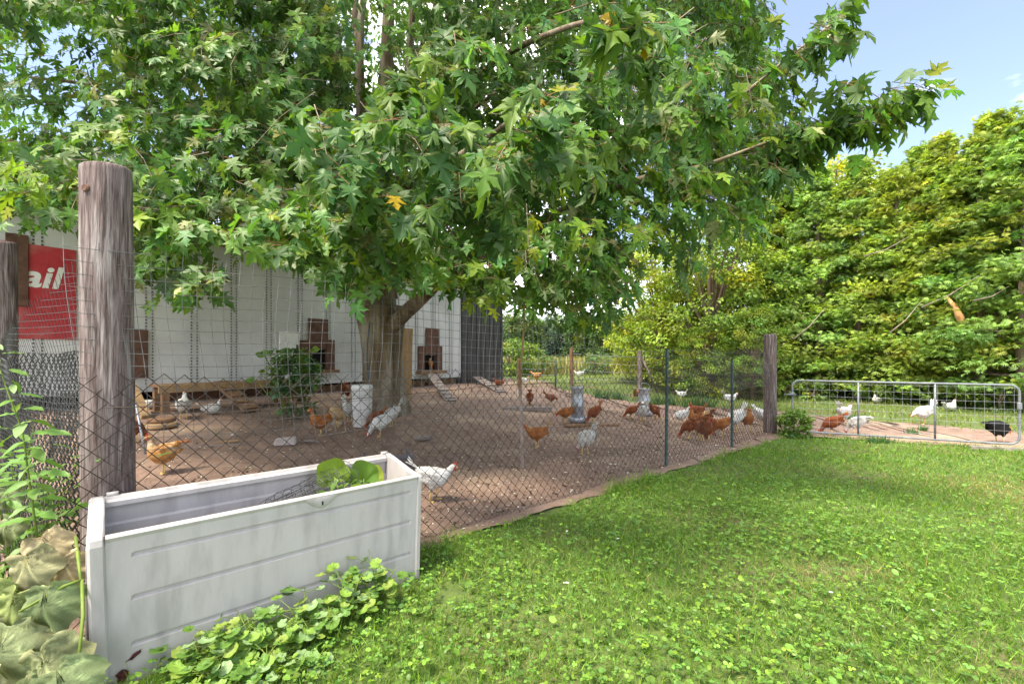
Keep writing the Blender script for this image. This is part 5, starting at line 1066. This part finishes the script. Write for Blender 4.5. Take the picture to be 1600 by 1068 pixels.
def scatter(dens, ya, yb):
    A = []
    for y0 in np.arange(ya, yb, .25):
        xa, xb = max(-2.3, -1.35*(y0+.5)), min(9.5, 1.45*(y0+.6)); n = int(dens(y0)*(xb-xa)*.25); A.append(np.stack([rng.uniform(xa, xb, n), rng.uniform(y0, y0+.25, n)], -1))
    return np.concatenate(A)
q = scatter(lambda y: 6800 if y < 3 else (4600 if y < 4.5 else (2300 if y < 6 else 1500)), .9, 8.2); b1, d1 = patch(q[:, 0], q[:, 1])
clump = .5+.5*np.sin(q[:, 0]*2.9+np.sin(q[:, 1]*3.3)*1.7)*np.sin(q[:, 1]*2.3+q[:, 0])
keep = lawn_ok(q[:, 0], q[:, 1]) & (rng.random(len(q)) > b1*1.2); q, d1, clump = q[keep], d1[keep], clump[keep]
n = len(q); P = np.stack([q[:, 0], q[:, 1], gz(q[:, 0], q[:, 1])-.002], -1); t = np.array((0, 0, .75))+rng.normal(0, .55, (n, 3))*np.array((1, 1, .3)); nn = rng.normal(0, 1, (n, 3))
edge = np.exp(-np.maximum(0, sf(q[:, 0], q[:, 1])-.2)/.10)*(q[:, 0] < 4.5)+np.exp(-np.maximum(0, sg(q[:, 0], q[:, 1]))/.08)*(q[:, 0] > 4.3)
hh = rng.uniform(.026, .074, n)*(.7+.6*clump)*(1+.9*edge)*np.where(rng.random(n) < .06, 1.5, 1)*(1-.5*np.clip(d1, 0, 1)); wd = rng.uniform(.0022, .0045, n)*np.clip(q[:, 1]/3, 1, 2.2)
c = vary((.122, .236, .030), n, .30, .16); dryb = rng.random(n) < (.05+.75*np.clip(d1, 0, 1)); c[dryb] = vary((.30, .25, .11), int(dryb.sum()), .25, .08)
tag(inst('lawn_grass', BL_, frames(t, nn, np.stack([wd, hh, hh], -1)), P, c, M['grass']), 'short green grass blades of the lawn', 'grass', kind='stuff')
# broad weeds of the lawn: clover-like triplets and single plantain leaves
LT = (np.array([(0, 0, 0), (.36, .42, .07), (.30, .82, .02), (0, .98, -.06), (-.30, .82, .02), (-.36, .42, .07), (0, .55, -.03)]), np.array([(6, 0, 1), (6, 1, 2), (6, 2, 3), (6, 3, 4), (6, 4, 5), (6, 5, 0)]))
q = scatter(lambda y: 1150 if y < 3 else (800 if y < 4.5 else (420 if y < 6 else 240)), .9, 8.0); b1, d1 = patch(q[:, 0], q[:, 1])
dn = .55+.45*np.sin(q[:, 0]*1.7+1+np.sin(q[:, 1]*2.1))*np.sin(q[:, 1]*1.9-q[:, 0]*.8); dn = np.clip(dn+.25-.10*np.maximum(0, q[:, 1]-3)-.12*np.maximum(0, q[:, 0]-2), .15, 1)
keep = lawn_ok(q[:, 0], q[:, 1], .03) & (rng.random(len(q)) > np.clip(b1*1.3+d1*.9, 0, 1)) & (rng.random(len(q)) < dn); q = q[keep]; n = len(q)
H_ = rng.uniform(.025, .075, n); c0 = np.stack([q[:, 0], q[:, 1], gz(q[:, 0], q[:, 1])+H_], -1); az = rng.uniform(0, 6.283, n); tilt = rng.normal(0, .38, (n, 3)); cc_ = vary((.122, .238, .037), n, .24, .13)
Ps, Ts, Ns, Cs, Ss = [], [], [], [], []; szl = rng.uniform(.009, .023, n)*(.8+.4*dn[keep][:n] if False else 1); single = rng.random(n) < .35
for k in range(3):
    m = ~single; a = az[m]+k*2.094; Ts.append(np.stack([np.cos(a), np.sin(a), rng.normal(.05, .2, m.sum())], -1)); Ps.append(c0[m]); Ns.append(np.array((0, 0, 1.0))+tilt[m]); Cs.append(cc_[m]); Ss.append(szl[m])
Ts.append(np.stack([np.cos(az[single]), np.sin(az[single]), rng.normal(.25, .3, single.sum())], -1)); Ps.append(c0[single]-np.array((0, 0, .015))); Ns.append(np.array((0, 0, 1.0))+tilt[single]*1.5); Cs.append(cc_[single]*.95); Ss.append(szl[single]*rng.uniform(1.2, 2.1, single.sum()))
P, T, N_, Cc, Sc = map(np.concatenate, (Ps, Ts, Ns, Cs, Ss))
tag(inst('lawn_clover', LT, frames(T, N_, Sc), P, Cc, M['grass']), 'broad clover and plantain leaves mixed into the lawn', 'clover', kind='stuff')
# far lawn beyond the dirt: short sparse blades
n = 22000; x = rng.uniform(-1, 16, n); y = rng.uniform(7, 24, n); 
def in_dirt(x, y):
    e = np.interp(x, [b[0] for b in bk[int(nu*.56):]], [b[1] for b in bk[int(nu*.56):]]) if False else None
    pxs = x/y*FPX+HX; pys = HY+(CH-gz(x, y))/y*FPX
    lim = np.interp(pxs, [800, 870, 940, 1000, 1060, 1200, 1400, 1600, 1800], [606, 608, 617, 627, 634, 641, 661, 684, 700]); return (pys > lim-1) | (pxs < 800)
k = ~in_dirt(x, y); x, y = x[k], y[k]; n = len(x); P = np.stack([x, y, gz(x, y)], -1); hh = rng.uniform(.05, .12, n)
c = vary((.17, .225, .05), n, .22, .12)
tag(inst('far_lawn_grass', BL_, frames(np.array((0, 0, 1.0))+rng.normal(0, .4, (n, 3)), rng.normal(0, 1, (n, 3)), np.stack([rng.uniform(.012, .03, n), hh, hh], -1)), P, c, M['grass']), 'short sunny grass of the yard beyond the dirt run', 'grass', kind='stuff')
# feathers, straw and crumbs strewn over the dirt and lawn edge
n = 5200; s = rng.uniform(-1.6, 7.0, n); o = rng.uniform(-6.5, .17, n)*rng.random(n)**.6; x = F0[0]+FD[0]*s+FN[0]*o; y = F0[1]+FD[1]*s+FN[1]*o
P = np.stack([x, y, np.array([dz(a, b) for a, b in zip(x, y)])+.006], -1); t = rng.normal(0, 1, (n, 3))*np.array((1, 1, .15)); nn = np.array((0, 0, 1.0))+rng.normal(0, .35, (n, 3)); sc = rng.uniform(.010, .034, n)*np.where(rng.random(n) < .1, 1.8, 1)
c = np.where((rng.random(n) < .35)[:, None], vary((.72, .69, .64), n, .1, .02), np.where((rng.random(n) < .5)[:, None], vary((.42, .31, .2), n, .25, .05), vary((.12, .07, .05), n, .25, .05)))
tag(inst('feather_litter', LT, frames(t, nn, np.stack([sc*.55, sc, sc], -1)), P, c, M['feather']), 'white feathers and straw strewn over the dirt', 'litter', kind='stuff')
for i, (px, py) in enumerate(((795, 798), (775, 806), (730, 815), (1090, 702), (1072, 713), (1050, 716), (1015, 728), (884, 748), (1005, 722), (885, 838), (968, 848), (1018, 888), (880, 920), (1395, 838), (1270, 862), (1455, 962), (1325, 800), (1295, 935), (1370, 985))):
    p = gp(px, py); p.z += .035 if lawn_ok(np.array(p.x), np.array(p.y)) else .016
    a = random.uniform(0, 6.28); m1 = lance_leaf(90+i % 4, (.74, .72, .68), .20, 'feather', n=7); o = leaf_obj(m1, (0, 0, 0), (math.cos(a), math.sin(a), .1), (0, 0, 1), random.uniform(.04, .075), camo) if False else None
    Mm = frames(np.array([(math.cos(a), math.sin(a), .12)]), np.array([(.1, -.2, 1.0)]), np.array([random.uniform(.025, .045)]))[0]
    o = bpy.data.objects.new('feather', m1); C.objects.link(o); o.matrix_basis = Matrix([list(Mm[r])+[p[r]] for r in range(3)]+[[0, 0, 0, 1]])
    on = lawn_ok(np.array(p.x), np.array(p.y)); tag(o, 'single white feather lying on the lawn' if on else 'single white feather lying on the dirt by the fence', 'feather', 'white feathers on the lawn' if on else 'white feathers on the dirt')

# pebbles and crumbs of earth on the run
OCT = (np.array([(1, 0, 0), (-1, 0, 0), (0, 1, 0), (0, -1, 0), (0, 0, .8), (0, 0, -.6)]), np.array([(0, 2, 4), (2, 1, 4), (1, 3, 4), (3, 0, 4), (2, 0, 5), (1, 2, 5), (3, 1, 5), (0, 3, 5)]))
n = 1500; s = rng.uniform(-1.6, 7.0, n); o = rng.uniform(-5.5, .17, n)*rng.random(n)**.6; x = F0[0]+FD[0]*s+FN[0]*o; y = F0[1]+FD[1]*s+FN[1]*o
P = np.stack([x, y, np.array([dz(a, b) for a, b in zip(x, y)])+.003], -1); sc = rng.uniform(.005, .018, n)
c = np.where((rng.random(n) < .3)[:, None], vary((.42, .38, .35), n, .2, .03), vary((.15, .095, .07), n, .3, .05))
tag(inst('dirt_pebbles', OCT, frames(rng.normal(0, 1, (n, 3))*np.array((1, 1, .2)), np.array((0, 0, 1.0))+rng.normal(0, .3, (n, 3)), np.stack([sc, sc*1.4, sc], -1)), P, c, M['feather']), 'small pebbles and crumbs of earth strewn over the run', 'pebbles', kind='stuff')
